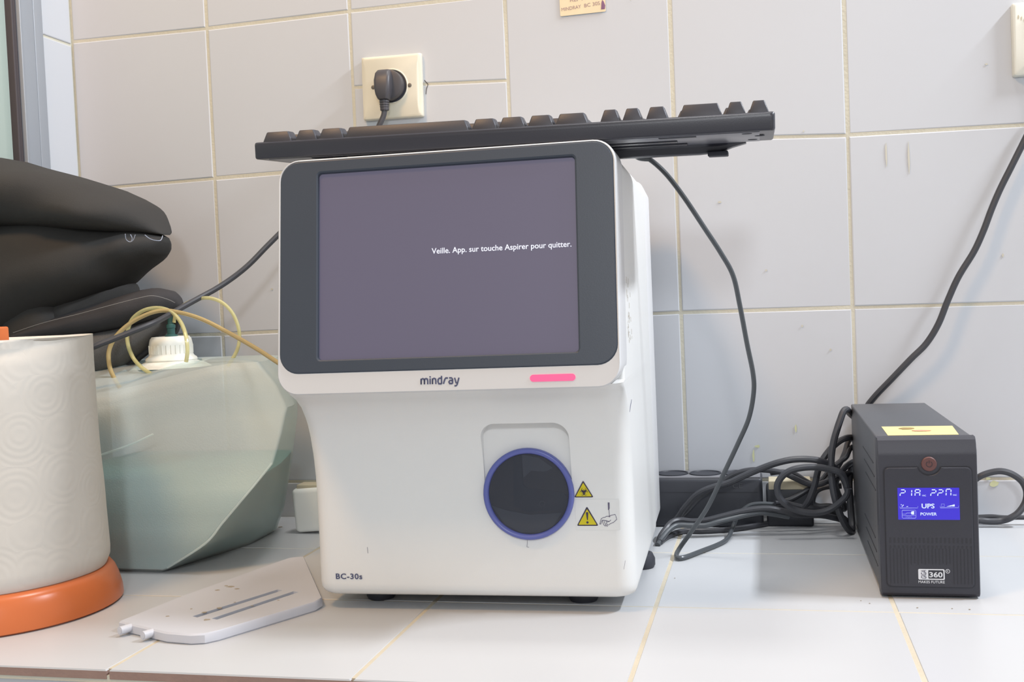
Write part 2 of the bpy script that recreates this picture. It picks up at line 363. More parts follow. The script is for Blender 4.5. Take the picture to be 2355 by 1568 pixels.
# ------------------------------------------------------------------ counter
FE = -.5825
mb = MB()
mb.box(LX-.002, 1.75, FE+.004, .0, -.06, -.0005, 0)
CX = [.0946, .2946, .4940, .6940, .8948, 1.0935, 1.2935, 1.4935, 1.6935]
CY = [FE, -.379, -.178, .0]
for i in range(8):
    for j in range(3):
        x0, x1 = CX[i], CX[i+1]
        ya, yb = CY[j], CY[j+1]
        dy = .0
        if i >= 4: dy = -.004 if j != 0 else 0
        c = [(x0, ya), (x1, ya), (x1, yb), (x0, yb)]; g = random.uniform(.0011, .0015); bv = .001
        cx = (x0+x1)/2; cy = (ya+yb)/2
        def ins(d, d2=None):
            return [(p[0]+(d if p[0] < cx else -d), p[1]+((d if j else 0) if p[1] < cy else -(d*.7))) for p in c]
        mb.loft([[(p[0], p[1], -.0075 if j == 0 else -.004) for p in ins(g)], [(p[0], p[1], -.0012) for p in ins(g)]], False, False, mi=3 if j == 0 else 1)
        mb.loft([[(p[0], p[1], -.0012) for p in ins(g)], [(p[0], p[1]+(bv*.5 if (j == 0 and p[1] < cy) else 0), -.0) for p in ins(g+bv)]], False, True, mi=1)
mb.box(LX-.002, 1.75, FE+.0005, FE+.006, -.0105, -.0048, 2)
for i in range(8):   # fascia tiles
    mb.box(CX[i]+.0015, CX[i+1]-.0015, FE+.0015, FE+.008, -.21, -.0105, 1)
o = mb.build('counter_tiles', [M_cgrout, M_ctile, M_grout, M_brown], smooth=False)
o.name = 'trim_1'; tag(o, 'white tiled counter top with tan grout and a brown front edge', 'counter', kind='structure')
mb = MB(); mb.box(LX-.12, 1.75, FE+.009, .0, -.85, -.0601); mb.box(LX-.12, 1.75, -3.2, .1, -.90, -.8501)
o = mb.build('floor', M_ctile, smooth=False); tag(o, 'pale floor and counter support below the worktop', 'floor', kind='structure')
# crumbs and dirt on the counter
F = Flat(lambda a, b, h: (a, b, .0003+h), .0003)
for (u, v, r) in ((645, 1212, 5), (1552, 1330, 1.2), (2000, 1388, 1.2), (2110, 1398, 1.5), (2230, 1402, 1.5), (2190, 1400, 1.2), (1980, 1382, 1)):
    p = onz(u, v, 0); F.poly(blob(p.x, p.y, r*.0005, r*.0005, seed=u))
o = F.build('counter_crumb', M_dirt); tag(o, 'brown crumbs scattered on the white counter', 'dirt', kind='stuff')

# ------------------------------------------------------------------ blood analyser
AN = thing('blood_analyzer', 'white benchtop blood analyser with a dark standby screen and pink light', 'lab analyser', (.7385, -.4095, 0), math.radians(1.8))
TILT = .027/.198
def scrp(x, z, h=0.0):      # point on the tilted screen plane, h outwards
    return Vector((x, -.062+(z-.2)*TILT, z)) + Vector((0, -1, TILT)).normalized()*h
HW = .1440
def fy(z):
    T = [(.0, 0), (.10, 0), (.12, -.0012), (.14, -.0042), (.157, -.0095), (.172, -.0175), (.185, -.0295), (.193, -.0415), (.198, -.0535), (.2015, -.0590)]
    for (a, p), (b_, q) in zip(T, T[1:]):
        if z <= b_: return p+(q-p)*(z-a)/(b_-a)
    return T[-1][1]
secs = []
RT = .0185
zz = [.0135, .0140, .0160, .0200, .0250]+[.025+.0185*k for k in range(1, 5)]+[.104, .112, .12, .128, .135, .142, .149, .156, .163, .169, .175, .180, .185, .189, .193, .1955, .198, .200, .2015, .2030, .3768]+[.3763+RT*math.sin(PI/2*k/9) for k in range(1, 10)]
for z in zz:
    i = {.0135: .0075, .0140: .0050, .0160: .0022, .0200: .0004}.get(z, 0)
    k = min(1.0, max(0.0, (z-.150)/.045)); r = .016+.004*k
    if z > .202:
        i = RT-math.sqrt(max(0, RT**2-max(0, z-.3763)**2)); secs.append([Vector((p[0], p[1], z)) for p in rrect(-HW+i+.0006, HW-i-.0006, -.030+i*.3, .262, .003, 7)]); continue
    secs.append([Vector((p[0], p[1], z)) for p in rrect(-HW+i+.0006, HW-i-.0006, fy(z)+i, .262, (.004, .004, r, r) if False else (r, .003, .003, r), 7)])
mb = MB(); mb.loft(secs); low = mb.build('lower_housing', M_white, AN, angle=40)
cut = MB()
rc = rrect(.0150, .0935, .092, .1685, .0145, 8)
cut.loft([[(p[0]+(.0012 if p[0] < .05 else -.0012)*0, -.09, p[1]) for p in rc], [(p[0], .0012-(p[1]-.10)*.012, p[1]) for p in rrect(.0162, .0923, .098, .1665, .013, 8)]])
cutter = cut.build('cutter', M_white, AN); boolean_cut(low, cutter)
# upper housing
R_ = .0185
def sect(inset, depth, x0=-.1448, x1=.1440, z0=.1992, z1=.3978, r=R_, flat=1.0, top=0.0, rb=None):
    rr = max(.002, r-inset); rl = (rb or rr, rr, rr, rb or rr)
    return [Vector((p[0], 0, p[1])) + Vector((0, (-.062+(p[1]-.2)*TILT*flat)*1.0 + depth, 0)) for p in rrect(x0+inset, x1-inset, z0+inset, z1-inset-top, rl, 8)]
bz = dict(x0=-.1425, x1=.1418, z0=.2170, z1=.3962, r=.0165)
secs = [sect(0, .0045, **bz), sect(0, .0004, **bz), sect(.0012, 0), sect(.0004, .0008), sect(0, .003), sect(0, .02),
        sect(0, .050, flat=.95), sect(.0006, .054, flat=.95), sect(.0030, .055, flat=.95)]
mb = MB(); mb.loft(secs); upper = mb.build('upper_housing', M_side, AN, angle=40)
# rear cover
mb = MB(); secs = []
for y, i in ((.2632, .0022), (.2640, .0008), (.2665, .0003), (.345, .0003), (.357, .002), (.362, .006), (.3635, .012)):
    secs.append([Vector((p[0], y, p[1])) for p in rrect(-.1436+i, .1428-i, .0140+i, .3935-i-max(0, (y-.30))*.09, .010, 6)])
mb.loft(secs); mb.build('rear_cover', M_rear, AN, angle=40)
# bezel ring, display
def ringpts(x0, x1, z0, z1, r, h, n=8): return [scrp(p[0], p[1], h) for p in rrect(x0, x1, z0, z1, r, n)]
mb = MB()
mb.loft([ringpts(-.1422, .1415, .2173, .3959, .0163, -.003), ringpts(-.1422, .1415, .2173, .3959, .0163, 0.0), ringpts(-.1414, .1407, .2181, .3951, .0158, .0004),
         ringpts(-.1100, .1120, .2268, .3868, .004, .0004), ringpts(-.1088, .1108, .2278, .3856, .003, -.0004), ringpts(-.1085, .1103, .2281, .3848, .003, -.0030)], False, False)
mb.build('screen_bezel', M_bezel, AN, angle=4)
mb = MB(); mb.loft([ringpts(-.1100, .1118, .2260, .3862, .002, -.0042), ringpts(-.1100, .1118, .2260, .3862, .002, -.0030)]); disp = mb.build('display', M_lcd, AN)
F = Flat(lambda a, b_, h: scrp(a, b_, -.0030+h), .0003)
F.text('Veille. App. sur touche Aspirer pour quitter.', -.0103, .3124, .0047, width=.1165, bold=.012); F.build('display_text', M_lcdtext, disp)
F = Flat(lambda a, b_, h: scrp(a, b_, h), .0002)
# maker's lettering: drawn strokes
x = -.0196; H = .0046; T_ = .00115
def arch(x, w_, z0=.2056): return [(x, z0), (x, z0+H*.55), (x+w_*.1, z0+H*.9), (x+w_*.5, z0+H), (x+w_*.9, z0+H*.9), (x+w_, z0+H*.55), (x+w_, z0)]
z0 = .2056
F.stroke([(-.0194, z0), (-.0194, z0+H)], T_); F.stroke(arch(-.0194, .0028), T_); F.stroke(arch(-.0166, .0028), T_)
F.stroke([(-.0118, z0), (-.0118, z0+H)], T_); F.stroke([(-.0118, z0+H+.0008), (-.0118, z0+H+.0018)], T_)
F.stroke([(-.0098, z0), (-.0098, z0+H)], T_); F.stroke(arch(-.0098, .0028), T_)
F.stroke([(-.0022, z0), (-.0022, z0+H+.0018)], T_)
F.stroke([(-.0022, z0+H), (-.0040, z0+H), (-.0050, z0+H*.8), (-.0052, z0+H*.4), (-.0046, z0+.0002), (-.0022, z0)], T_)
F.stroke([(-.0006, z0), (.0006, z0+H*.8), (.0014, z0+H), (.0032, z0+H)], T_)
F.stroke([(.0042, z0+H), (.0062, z0+H), (.0070, z0+H*.8), (.0070, z0)], T_)
F.stroke([(.0070, z0+H*.55), (.0048, z0+H*.55), (.0040, z0+H*.3), (.0046, z0+.0001), (.0070, z0)], T_)
F.stroke([(.0088, z0+H), (.0100, z0+.0004), (.0112, z0+.0004)], T_)
F.stroke([(.0124, z0+H), (.0108, z0-.0010), (.0100, z0-.0018), (.0086, z0-.0019)], T_)
F.build('brand_lettering', M_print, upper)
mb = MB()
P = rrect(.0709, .1076, .2053, .2108, .0027, 6)
mb.loft([[scrp(a, b_, -.001) for a, b_ in P], [scrp(a, b_, .0004) for a, b_ in P]]); mb.build('status_light', M_pink, AN)
F = Flat(lambda a, b_, h: (a, -.0003-h, b_), .0002)
F.text('BC-30s', -.1243, .0289, .0049, width=.0248, bold=.022, space=1.1); F.build('model_lettering', M_print, low)
# sampling port
c = (.0545, 0, .1043)
mb = MB(); mb.lathe([(.0396, -.002), (.0396, .0030), (.0390, .0044), (.0378, .0050), (.0362, .0046), (.0350, .0030), (.0345, .0)], 64, c, 'y')
port = mb.build('port_ring', M_blue, AN, angle=50)
F = Flat(lambda a, b_, h: (c[0]+a, -.0006-h, c[2]+b_), .0004)
F.poly(circle(0, 0, .0352, 48), 0)
def clipc(pts, r=.0345):
    return [(x*min(1, r/max(1e-6, math.hypot(x, y))), y*min(1, r/max(1e-6, math.hypot(x, y)))) for x, y in pts]
F.poly(clipc([(-.0125, .033), (-.0045, .034), (-.0045, .008), (-.001, .005), (.030, .001), (.034, -.004), (.030, -.013), (-.002, -.016), (-.0135, -.010)]), 1, .0004)
F.poly(clipc([(-.0045, .034), (.010, .031), (.022, .022), (.015, .019), (.003, .020), (-.004, .014)]), 2, .0004)
F.poly(clipc([(-.033, -.010), (-.020, -.014), (.000, -.018), (.028, -.0165), (.020, -.028), (.008, -.034), (-.008, -.034), (-.022, -.026)]), 2, .0005)
F.stroke(circle(.0115, -.0085, .0022, 16), .0004, 2, .0008, closed=True)
F.build('port_interior', [M_smoke2, M_bezel, M_smoke3], port)
mb = MB(); mb.lathe([(.0352, .0018), (.0345, .0026), (.028, .0040), (.018, .0050), (.008, .0054), (.0001, .0055)], 64, c, 'y'); mb.build('port_cover', M_smoke, port)
# stickers
def tri(cx, zb, w_, h_, r=.0008, k=1.0):
    P = [Vector((cx-w_/2, zb, 0)), Vector((cx+w_/2, zb, 0)), Vector((cx, zb+h_, 0))]; out = []
    for i in range(3):
        p, a, b_ = P[i], (P[i-1]-P[i]).normalized(), (P[(i+1) % 3]-P[i]).normalized()
        d = r*1.7
        for t in (0, .25, .5, .75, 1): out.append(tuple(((p+a*d)*(1-t)**2+p*2*t*(1-t)+(p+b_*d)*t*t)[:2]))
    return out
def planef(a, b_, h): return (a, fy(b_)-.0001-h, b_)
F = Flat(planef, .0002); cx, zb = .1020, .1008
F.poly(tri(cx, zb, .0166, .0147), 1, .0001); F.poly(tri(cx, zb+.0009, .0138, .0118, .0004), 0, .0003)
bx_, bz_ = cx+.0003, zb+.0048
for k in range(3):
    a0 = PI/2+k*2*PI/3; px, pz = bx_+.0018*math.cos(a0), bz_+.0018*math.sin(a0)
    arc = [(px+.0019*math.cos(a), pz+.0019*math.sin(a)) for a in [a0+.45+(2*PI-.9)*i/20 for i in range(21)]]
    F.stroke(arc, lambda t: .0001+.0008*math.sin(PI*t)**1.4, 1, .0005)
ring_ = [(bx_+.0017*math.cos(2*PI*i/20), bz_+.0017*math.sin(2*PI*i/20)) for i in range(20)]
F.stroke(ring_, .00035, 1, .0005, closed=True)
o = F.build('biohazard_sticker', [M_yellow, M_ink], low); o['label'] = 'yellow triangle with biohazard sign'
F = Flat(planef, .0002); F.poly(rrect(.0943, .1320, .0728, .0990, .0005, 2), 2, 0)
cx, zb = .1043, .0764
F.poly(tri(cx, zb, .0186, .0168, .0009), 1, .0002); F.poly(tri(cx, zb+.0010, .0156, .0134, .0004), 0, .0004)
F.poly([(cx-.0010, zb+.0112), (cx-.0007, zb+.0118), (cx+.0007, zb+.0118), (cx+.0010, zb+.0112), (cx+.0005, zb+.0053), (cx+.0001, zb+.0049), (cx-.0003, zb+.0053)], 1, .0006)
F.poly(circle(cx, zb+.0030, .0010, 16), 1, .0006)
def hp(u, v): return (.1149+(u-850)*.0000315-.0002, .0778+(1370-v)*.0000315)
hand = [[(850, 1370), (870, 1300), (900, 1215), (960, 1190), (1010, 1180), (1030, 1160), (1100, 1155), (1170, 1130), (1275, 1105), (1300, 1170), (1315, 1240), (1260, 1290), (1220, 1325), (1140, 1355), (1080, 1395)],
        [(850, 1370), (880, 1365), (900, 1310), (925, 1260), (980, 1265), (1050, 1275), (1110, 1300), (1155, 1255)],
        [(925, 1260), (935, 1330), (960, 1390), (1000, 1425), (1010, 1385), (985, 1330), (965, 1270)],
        [(1010, 1385), (1050, 1430), (1065, 1380), (1030, 1360), (1045, 1310), (1010, 1275)], [(1045, 1310), (1110, 1300)]]
for s_ in hand: F.stroke([hp(*q) for q in s_], .00042, 3, .0002)
F.poly([hp(1090, 980), hp(1112, 990), hp(1135, 940), hp(1138, 782), hp(1088, 782)], 3, .0002)
F.stroke([hp(1115, 960), hp(1120, 1165)], .0004, 3, .0002); F.stroke([hp(1100, 1168), hp(1140, 1168)], .0005, 3, .0002)
o = F.build('puncture_sticker', [M_yellow, M_ink, M_clear, M_printgrey], low); o['label'] = 'yellow exclamation triangle beside a drawing of a pricked hand'
# pen and scuff marks
for q in ([(-.0935, .0575), (-.0932, .0520)], [(.1352, .0467), (.1337, .0392)], [(.0515, .0640), (.0508, .0580), (.0525, .0578)], [(-.1130, .1135), (-.1129, .1120)], [(.1105, .1235), (.1108, .1215)]):
    F = Flat(lambda a, b_, h: (a, -.0001-h, b_), .0002); F.stroke(q, .00022, 0); F.build('pen_mark', M_printgrey, low)
F = Flat(lambda a, b_, h: (.1435+h, a, b_), .0002); F.stroke([(.0015, .1727), (.0090, .1760), (.0165, .1785), (.0240, .1812)], lambda t: .0002+.0007*math.sin(PI*t)); F.build('ink_mark', M_print, low)
F = Flat(lambda a, b_, h: (.1440+h, a, b_), .0002)
rnd = random.Random(7)
for k in range(26):
    a, b_ = .022+rnd.uniform(-.012, .022), .262+rnd.uniform(-.032, .025); F.stroke([(a, b_), (a+rnd.uniform(-.003, .003), b_+rnd.uniform(.001, .006))], rnd.uniform(.0003, .0007), 0)
F.build('scuff_mark', M_dirt, upper)
for k, (x, y) in enumerate(((-.098, .045), (.092, .045), (-.12, .31), (.1345, .165))):
    mb = MB(); mb.lathe([(.012, 0), (.0135, .003), (.0135, .009), (.011, .0145)], 28, (x, y, 0)); mb.build('foot', M_foot, AN)

# ------------------------------------------------------------------ keyboard on top
KB = thing('keyboard', 'charcoal computer keyboard lying on top of the white analyser', 'keyboard', (.5660, -.4350, .4031))
KB.rotation_euler = (math.radians(4.0), math.radians(1.02), math.radians(.2))
KW, KD = .4425, .150
# case: profile in (y,z) swept along x
def kprof(x):
    e = min(x, KW-x); k = 1 if .045 < e else 0
    return k
mb = MB(); secs = []
def case_sec(y, i, zt, zb): return [Vector((p[0], y, p[1])) for p in rrect(i, KW-i, zb, zt, .0022, 4)]
for y, i, zt, zb in ((0, .0030, .0120, .0012), (.0004, .0014, .0134, .0004), (.0020, .0004, .0146, .0), (.006, 0, .0150, 0), (.060, 0, .0152, .0), (.120, 0, .0156, .0), (.138, 0, .0160, .001), (KD-.002, .0004, .0160, .003), (KD, .003, .0145, .005)):
    secs.append(case_sec(y, i, zt, zb))
mb.loft(secs); mb.build('case', M_keyb, KB, angle=35)
mb = MB(); mb.rbox(.012, KW-.012, .004, .118, -.0006, .0006, .0003); mb.build('lit_underside', M_kunder, KB)  # thin added sheet carrying the painted bounce light under the case
mb = MB(); mb.rbox(.070, KW-.080, .050, .060, -.0018, -.0002, .0004); mb.rbox(.066, KW-.074, .088, .098, -.0022, -.0002, .0006); mb.build('underside_channel', M_kgloss, KB)
mb = MB(); secs = []
for x, d in ((.020, .001), (.030, .0040), (.044, .0080), (.060, .0090), (KW-.084, .0090), (KW-.066, .0090), (KW-.048, .0080), (KW-.036, .0040), (KW-.024, .001)):
    f_ = .120 if .058 < x < KW-.080 else .127
    secs.append([Vector((x, a, b_)) for a, b_ in ((f_-.006, .001), (f_-.001, -d*.3), (f_, -d*.9), (f_+.002, -d), (.143, -d), (.147, -d*.6), (.148, .004))])
mb.loft(secs); mb.build('underside_tray', M_keyb, KB, angle=30)
for x in (.040, KW-.058):
    mb = MB(); mb.rbox(x, x+.018, .122, .146, -.0115, -.0070, .001); mb.build('foot', M_foot, KB)
for x in (.05, KW-.092):
    mb = MB(); mb.rbox(x, x+.030, .008, .018, -.0012, .0005, .0004); mb.build('rubber_pad', M_foot, KB)
mb = MB()
for (x, y) in ((KW-.022, .014), (KW-.012, .045), (KW-.018, .09), (.02, .06)):
    mb = MB(); mb.lathe([(.004, 0), (.004, -.0006), (.003, -.0008)], 16, (x, y, -.0003)); mb.build('screw_hole', M_foot, KB)
def keycap(x0, x1, y0, y1, zb, h, slope, parent, gloss=False):
    mb = MB(); w_, d_ = x1-x0, y1-y0
    lv = [(0, 0, 0), (.0008, .0004, .25), (.0034, .0018, .93), (.0040, .0024, 1.0)]
    secs = []
    for ix, iy, t in lv:
        secs.append([Vector((p[0], p[1], zb+h*t+slope*(p[1]-y0)*t)) for p in rrect(x0+ix, x1-ix, y0+iy, y1-iy*1.4, .0012, 3)])
    # concave top
    top = secs[-1]; m_ = [Vector(((p.x-(x0+x1)/2)*.6+(x0+x1)/2, (p.y-(y0+y1)/2)*.6+(y0+y1)/2, p.z-.0007)) for p in top]
    mb.loft(secs+[m_]); mb.build('key', M_key, parent, angle=38)
u = .01905
front = [(.0028, .0303), (.0333, .0540), (.0551, .0788), (.0796, .1903), (.1923, .2147), (.2157, .2386), (.2404, .2625), (.2640, .2912), (.3010, .3176), (.3192, .3356), (.3384, .3564), (.3652, .3994), (.4018, .4178), (.4197, .4358)]
kr = .0090
def topz(y): return .0150+(y-.006)*.004
for k, (a, b_) in enumerate(front):
    keycap(a+.0024, b_+.0024, .0075, .0250, topz(.0075)-.001, .0096 if k < 8 else .0106, 0, KB)
for r in range(1, 6):
    y0 = .0070+u*r+(.006 if r == 5 else 0)
    h = [.0095, .0080, .0072, .0066, .0062, .0060][r]
    xs = []
    if r == 1: xs = [(0, 2.25)]+[(2.25+k, 3.25+k) for k in range(10)]+[(12.25, 15)]
    if r == 2: xs = [(0, 1.75)]+[(1.75+k, 2.75+k) for k in range(11)]+[(12.75, 15)]
    if r == 3: xs = [(0, 1.5)]+[(1.5+k, 2.5+k) for k in range(12)]+[(13.5, 15)]
    if r == 4: xs = [(k, k+1) for k in range(13)]+[(13, 15)]
    if r == 5: xs = [(0, 1)]+[(2+k, 3+k) for k in range(4)]+[(6.5+k, 7.5+k) for k in range(4)]+[(11+k, 12+k) for k in range(4)]
    for a, b_ in xs: keycap(.0046+a*u*1.008, .0046+b_*u*1.008-.0012, y0, y0+.0175, topz(y0)-.001, h, 0, KB)
    nav = {1: [(16, 17)], 2: [], 3: [(15, 16), (16, 17), (17, 18)], 4: [(15, 16), (16, 17), (17, 18)], 5: [(15, 16), (16, 17), (17, 18)]}[r]
    for a, b_ in nav: keycap(.3010+(a-15)*u, .3010+(b_-15)*u-.0015, y0, y0+.0175, topz(y0)-.001, h, 0, KB)
    if r < 5:
        for k in range(4):
            if k == 3 and r in (1, 3): continue
            keycap(.3640+k*.0182, .3640+k*.0182+.0165, y0, y0+.0175, topz(y0)-.001, h, 0, KB)
# keyboard cable
inv = (Matrix.Translation(KB.location) @ KB.rotation_euler.to_matrix().to_4x4()).inverted()
def wp(l): return [inv @ Vector(p) for p in l]
path = [at(1462, 352, -.292), at(1472, 361, -.288), at(1492, 365, -.285), at(1530, 398, -.280), at(1572, 452, -.272), at(1620, 524, -.262), at(1658, 582, -.254), at(1686, 634, -.247), at(1702, 705, -.240), at(1718, 790, -.230),
        at(1732, 860, -.222), at(1733, 905, -.215), at(1722, 962, -.210), at(1698, 1018, -.205), at(1664, 1090, -.200), at(1628, 1165, -.196), at(1590, 1222, -.193), at(1562, 1262, -.190), onz(1556, 1279, .0035), onz(1570, 1282, .0032), onz(1610, 1268, .0030), onz(1668, 1243, .0030), at(1684, 1215, -.092), at(1697, 1185, -.085), at(1720, 1164, -.08), at(1748, 1158, -.075), at(1790, 1160, -.07)]
mb = MB(); mb.tube(wp(path), .0024, 10, 8); mb.build('cord', M_cableg, KB)
mb = MB(); mb.tube(wp(path[0:3]), lambda t: .0045-.0018*t, 12, 6); mb.build('strain_relief', M_cableg, KB)

# ------------------------------------------------------------------ wall sockets
SO = thing('wall_socket', 'cream square wall socket with two screws above the keyboard', 'socket', (.5500, -.0002, .5444)); SO.rotation_euler = (0, math.radians(.6), 0)
mb = MB(); secs = []
def bow(p, k):   # sides curve in slightly towards the front
    return p
for y, i, r in ((0, .0012, .002), (-.0030, 0, .002), (-.0075, .0004, .002), (-.0092, .0012, .003), (-.0100, .0030, .004)):
    pts = rrect(-.0395+i, .0395-i, -.0395+i, .0395-i, r, 4)
    if y < -.008:
        q = []
        for a, b_ in pts:
            q.append((a-math.copysign(.0030*(1-(b_/.04)**2), a)*(abs(a) > .03), b_))
        pts = q
    # add points along the vertical sides
    full = []
    for i_ in range(len(pts)):
        a, b_ = pts[i_], pts[(i_+1) % len(pts)]
        full.append(a)
        L_ = math.hypot(a[0]-b_[0], a[1]-b_[1])
        if L_ > .02:
            for t in range(1, 8):
                s_ = t/8; x = a[0]+(b_[0]-a[0])*s_; z = a[1]+(b_[1]-a[1])*s_
                if abs(a[0]-b_[0]) < .01 and y < -.008: x = math.copysign(abs(a[0])-(.0034 if y < -.0095 else .0016)*(1-(z/.04)**2), x)
                full.append((x, z))
    secs.append([Vector((p[0], y, p[1])) for p in full])
mb.loft(secs); mb.build('plate', M_ivory, SO, angle=30)
mb = MB(); mb.lathe([(.0222, .0095), (.0216, .0108), (.0208, .0110), (.0200, .0100), (.0196, .0080)], 48, (.0000, 0, .0003), 'y'); mb.build('socket_rim', M_ivory, SO)
mb = MB(); mb.lathe([(.0202, .0098), (.0202, .0101), (.0001, .0101)], 48, (0, 0, .0003), 'y'); mb.build('socket_well', M_foot, SO)
for x in (-.0240, .0240):
    mb = MB(); mb.lathe([(.0026, .0095), (.0026, .0103), (.0018, .0107), (.0001, .0107)], 20, (x, 0, .0003+x*-.02), 'y'); mb.build('screw', M_screw, SO)
# broken plaster edge beside the plate
F = Flat(lambda a, b_, h: (a, -.0004-h, b_), .0003)
F.stroke([(.5905, .5505), (.5932, .5470), (.5950, .5452)], .0009); F.stroke([(.5950, .5452), (.5925, .5395), (.5915, .5330)], .0007)
o = F.build('tile_crack', M_hole); tag(o, 'small dark chip in the tile at the right side of the cream socket', 'crack')
PL = thing('power_plug', 'black moulded plug pushed into the cream wall socket', 'plug', (.5490, -.0112, .5450))
mb = MB(); mb.lathe([(.0188, 0), (.0188, .008), (.0180, .0100), (.0150, .0108), (.0001, .0110)], 40, (0, 0, 0), 'y'); mb.build('plug_disc', M_plug, PL)
mb = MB(); secs = []
for z, wv, dp in ((.0190, .0060, .004), (.0180, .0085, .010), (.0140, .0098, .015), (.005, .0104, .019), (-.005, .0102, .020), (-.0130, .0088, .020), (-.0170, .0072, .019), (-.0190, .0062, .018)):
    secs.append([Vector((p[0]-.0040, -p[1]-.004, z)) for p in rrect(-wv, wv, 0, dp, min(.004, wv*.5, dp*.45), 4)])
mb.loft(secs); mb.build('plug_body', M_plug, PL, angle=50)
mb = MB(); prof = []
for k in range(5):
    z = -.0175-k*.0030; prof += [(.0064-.0002*k, z), (.0064-.0002*k, z-.0019), (.0052, z-.0021), (.0052, z-.0029)]
mb.lathe(prof, 20, (-.0042, -.0135, 0)); mb.build('strain_relief', M_plug, PL)
pl_inv = Vector(PL.location)
pth = [Vector((-.0042, -.0135, -.0310)), Vector((-.0062, -.0135, -.0390)), Vector((-.0120, -.0140, -.0500)), Vector((-.0200, -.0120, -.0640)), Vector((-.0270, -.009, -.0850)), Vector((-.0200, -.006, -.13)), Vector((-.010, -.004, -.2)), Vector((0, -.002, -.30)), Vector((.005, -.004, -.42)), Vector((.01, -.010, -.5405)), Vector((.03, -.02, -.5418))]
mb = MB(); mb.tube(pth, .0034, 10, 8); mb.build('cord', M_plug, PL)

SW = thing('wall_switch', 'pale ivory switch plate with a stained upper edge at the right edge of the wall', 'switch', (1.3115, -.0002, .5345))
mb = MB()
for y, i in ((0, 0), (-.006, 0), (-.0085, .001), (-.0095, .0025)): pass
mb.loft([[Vector((p[0], y, p[1])) for p in rrect(-.0400+i, .0400-i, -.0400+i, .0400-i, .0025, 4)] for y, i in ((0, 0), (-.006, 0), (-.0085, .0008), (-.0095, .0025))]); plate = mb.build('plate', M_ivoryb, SW, angle=35)
mb = MB(); mb.rbox(-.022, .022, -.0125, -.009, -.030, .030, .001); mb.build('rocker', M_ivoryb, SW)
F = Flat(lambda a, b_, h: (a, -.0096-h, b_), .0002)
for k in range(5): F.poly(blob(-.034+.003*k, .024-.002*(k % 3), .0007, .0022, seed=k))
F.build('stain', M_tan, plate)
F = Flat(lambda a, b_, h: (a, -.0096-h, b_), .0002); F.poly(blob(-.0245, .0020, .0012, .003, seed=3)); F.build('red_indicator', M_redmark, plate)

# paper note
NT = thing('paper_note', 'small stained paper note with faded handwriting taped at the top of the wall', 'note', (.7660, -.0010, .6120)); NT.rotation_euler = (0, math.radians(-.4), 0)
mb = MB(); P = rrect(0, .0556, 0, .055, .0015, 3); mb.loft([[Vector((a, 0, b_)) for a, b_ in P], [Vector((a, -.0003, b_)) for a, b_ in P]]); mb.build('paper', M_paper, NT)
F = Flat(lambda a, b_, h: (a, -.0003-h, b_), .0002)
F.text('MINDRAY', .002, .0058, .0042, width=.024, rot=.06); F.text('BC 30S', .030, .0075, .0044, width=.019, rot=.06)
F.text('REF :', .013, .0160, .0050, width=.015)
F.build('handwriting', M_pen, NT)
F = Flat(lambda a, b_, h: (a, -.0004-h, b_), .0002); F.poly([(.0500, .0030), (.0545, .0030), (.0552, .0070), (.0535, .0120), (.0520, .0140), (.0508, .0110)]); F.build('ink_blot', M_penblot, NT)

# ------------------------------------------------------------------ UPS
UX0, UX1, UH, UD = -.0402, .0402, .1385, .300
UP = thing('uninterruptible_power_supply', 'dark grey upright power backup unit with a lit blue display', 'power backup unit', (1.1262, -.3365, 0))
mb = MB(); mb.rbox(UX0+.0006, UX1-.0006, .014, UD, .003, UH-.0006, .0015); mb.build('steel_case', M_upscase, UP)
for (x, y) in ((-.03, .03), (.03, .03), (-.03, .27), (.03, .27)):
    mb = MB(); mb.lathe([(.006, 0), (.006, .004)], 16, (x, y, 0)); mb.build('foot', M_foot, UP)
# front fascia with rounded top edge
mb = MB(); prof = [(.016, .0018), (.003, .0018), (.0005, .0045), (0, .008), (0, .1235), (.0006, .1275), (.0018, .1300), (.0024, .1330), (.0040, .1365), (.0072, .1385), (.016, .1388)]
secs = []
for x, s_ in ((UX0, .0015), (UX0+.0008, 0), (UX1-.0008, 0), (UX1, .0015)):
    secs.append([Vector((x, p[0]+s_, p[1])) for p in prof])
mb.loft(secs); fas = mb.build('front_panel', M_upsfront, UP, angle=28)
# raised inner panel with notch around the button
def inner(i, y):
    x0, x1, z0, z1, r = -.0352+i, .0352-i, .0105+i, .1135-i, .004
    pts = []
    for k in range(5): a = -PI/2+PI/2*k/4; pts.append((x1-r+r*math.cos(a), z0+r+r*math.sin(a)))
    for k in range(5): a = PI/2*k/4; pts.append((x1-r+r*math.cos(a), z1-r+r*math.sin(a)))
    bx, bzc, br = .0015, .1165, .0098+i
    pts.append((bx+br+.002, z1)); 
    for k in range(13):
        a = -.30-(PI-.60)*k/12; pts.append((bx+br*math.cos(a), bzc+br*math.sin(a)))
    pts.append((bx-br-.002, z1))
    for k in range(5): a = PI/2+PI/2*k/4; pts.append((x0+r+r*math.cos(a), z1-r+r*math.sin(a)))
    for k in range(5): a = PI+PI/2*k/4; pts.append((x0+r+r*math.cos(a), z0+r+r*math.sin(a)))
    return [Vector((p[0], y, p[1])) for p in pts]
mb = MB(); P0 = inner(-.0009, -.0002); mb.add(P0, [tuple(range(len(P0)))]); mb.build('panel_groove', M_upsdark, fas, smooth=False)
mb = MB(); mb.loft([inner(0, -.0001), inner(0, -.0010), inner(.0006, -.0014)], False, True); pan = mb.build('raised_panel', M_upsfront, fas, angle=25)
mb = MB(); mb.lathe([(.0062, 0), (.0062, .0014), (.0055, .0020), (.0001, .0020)], 32, (.0015, 0, .1165), 'y'); btn = mb.build('power_button', M_button, UP)
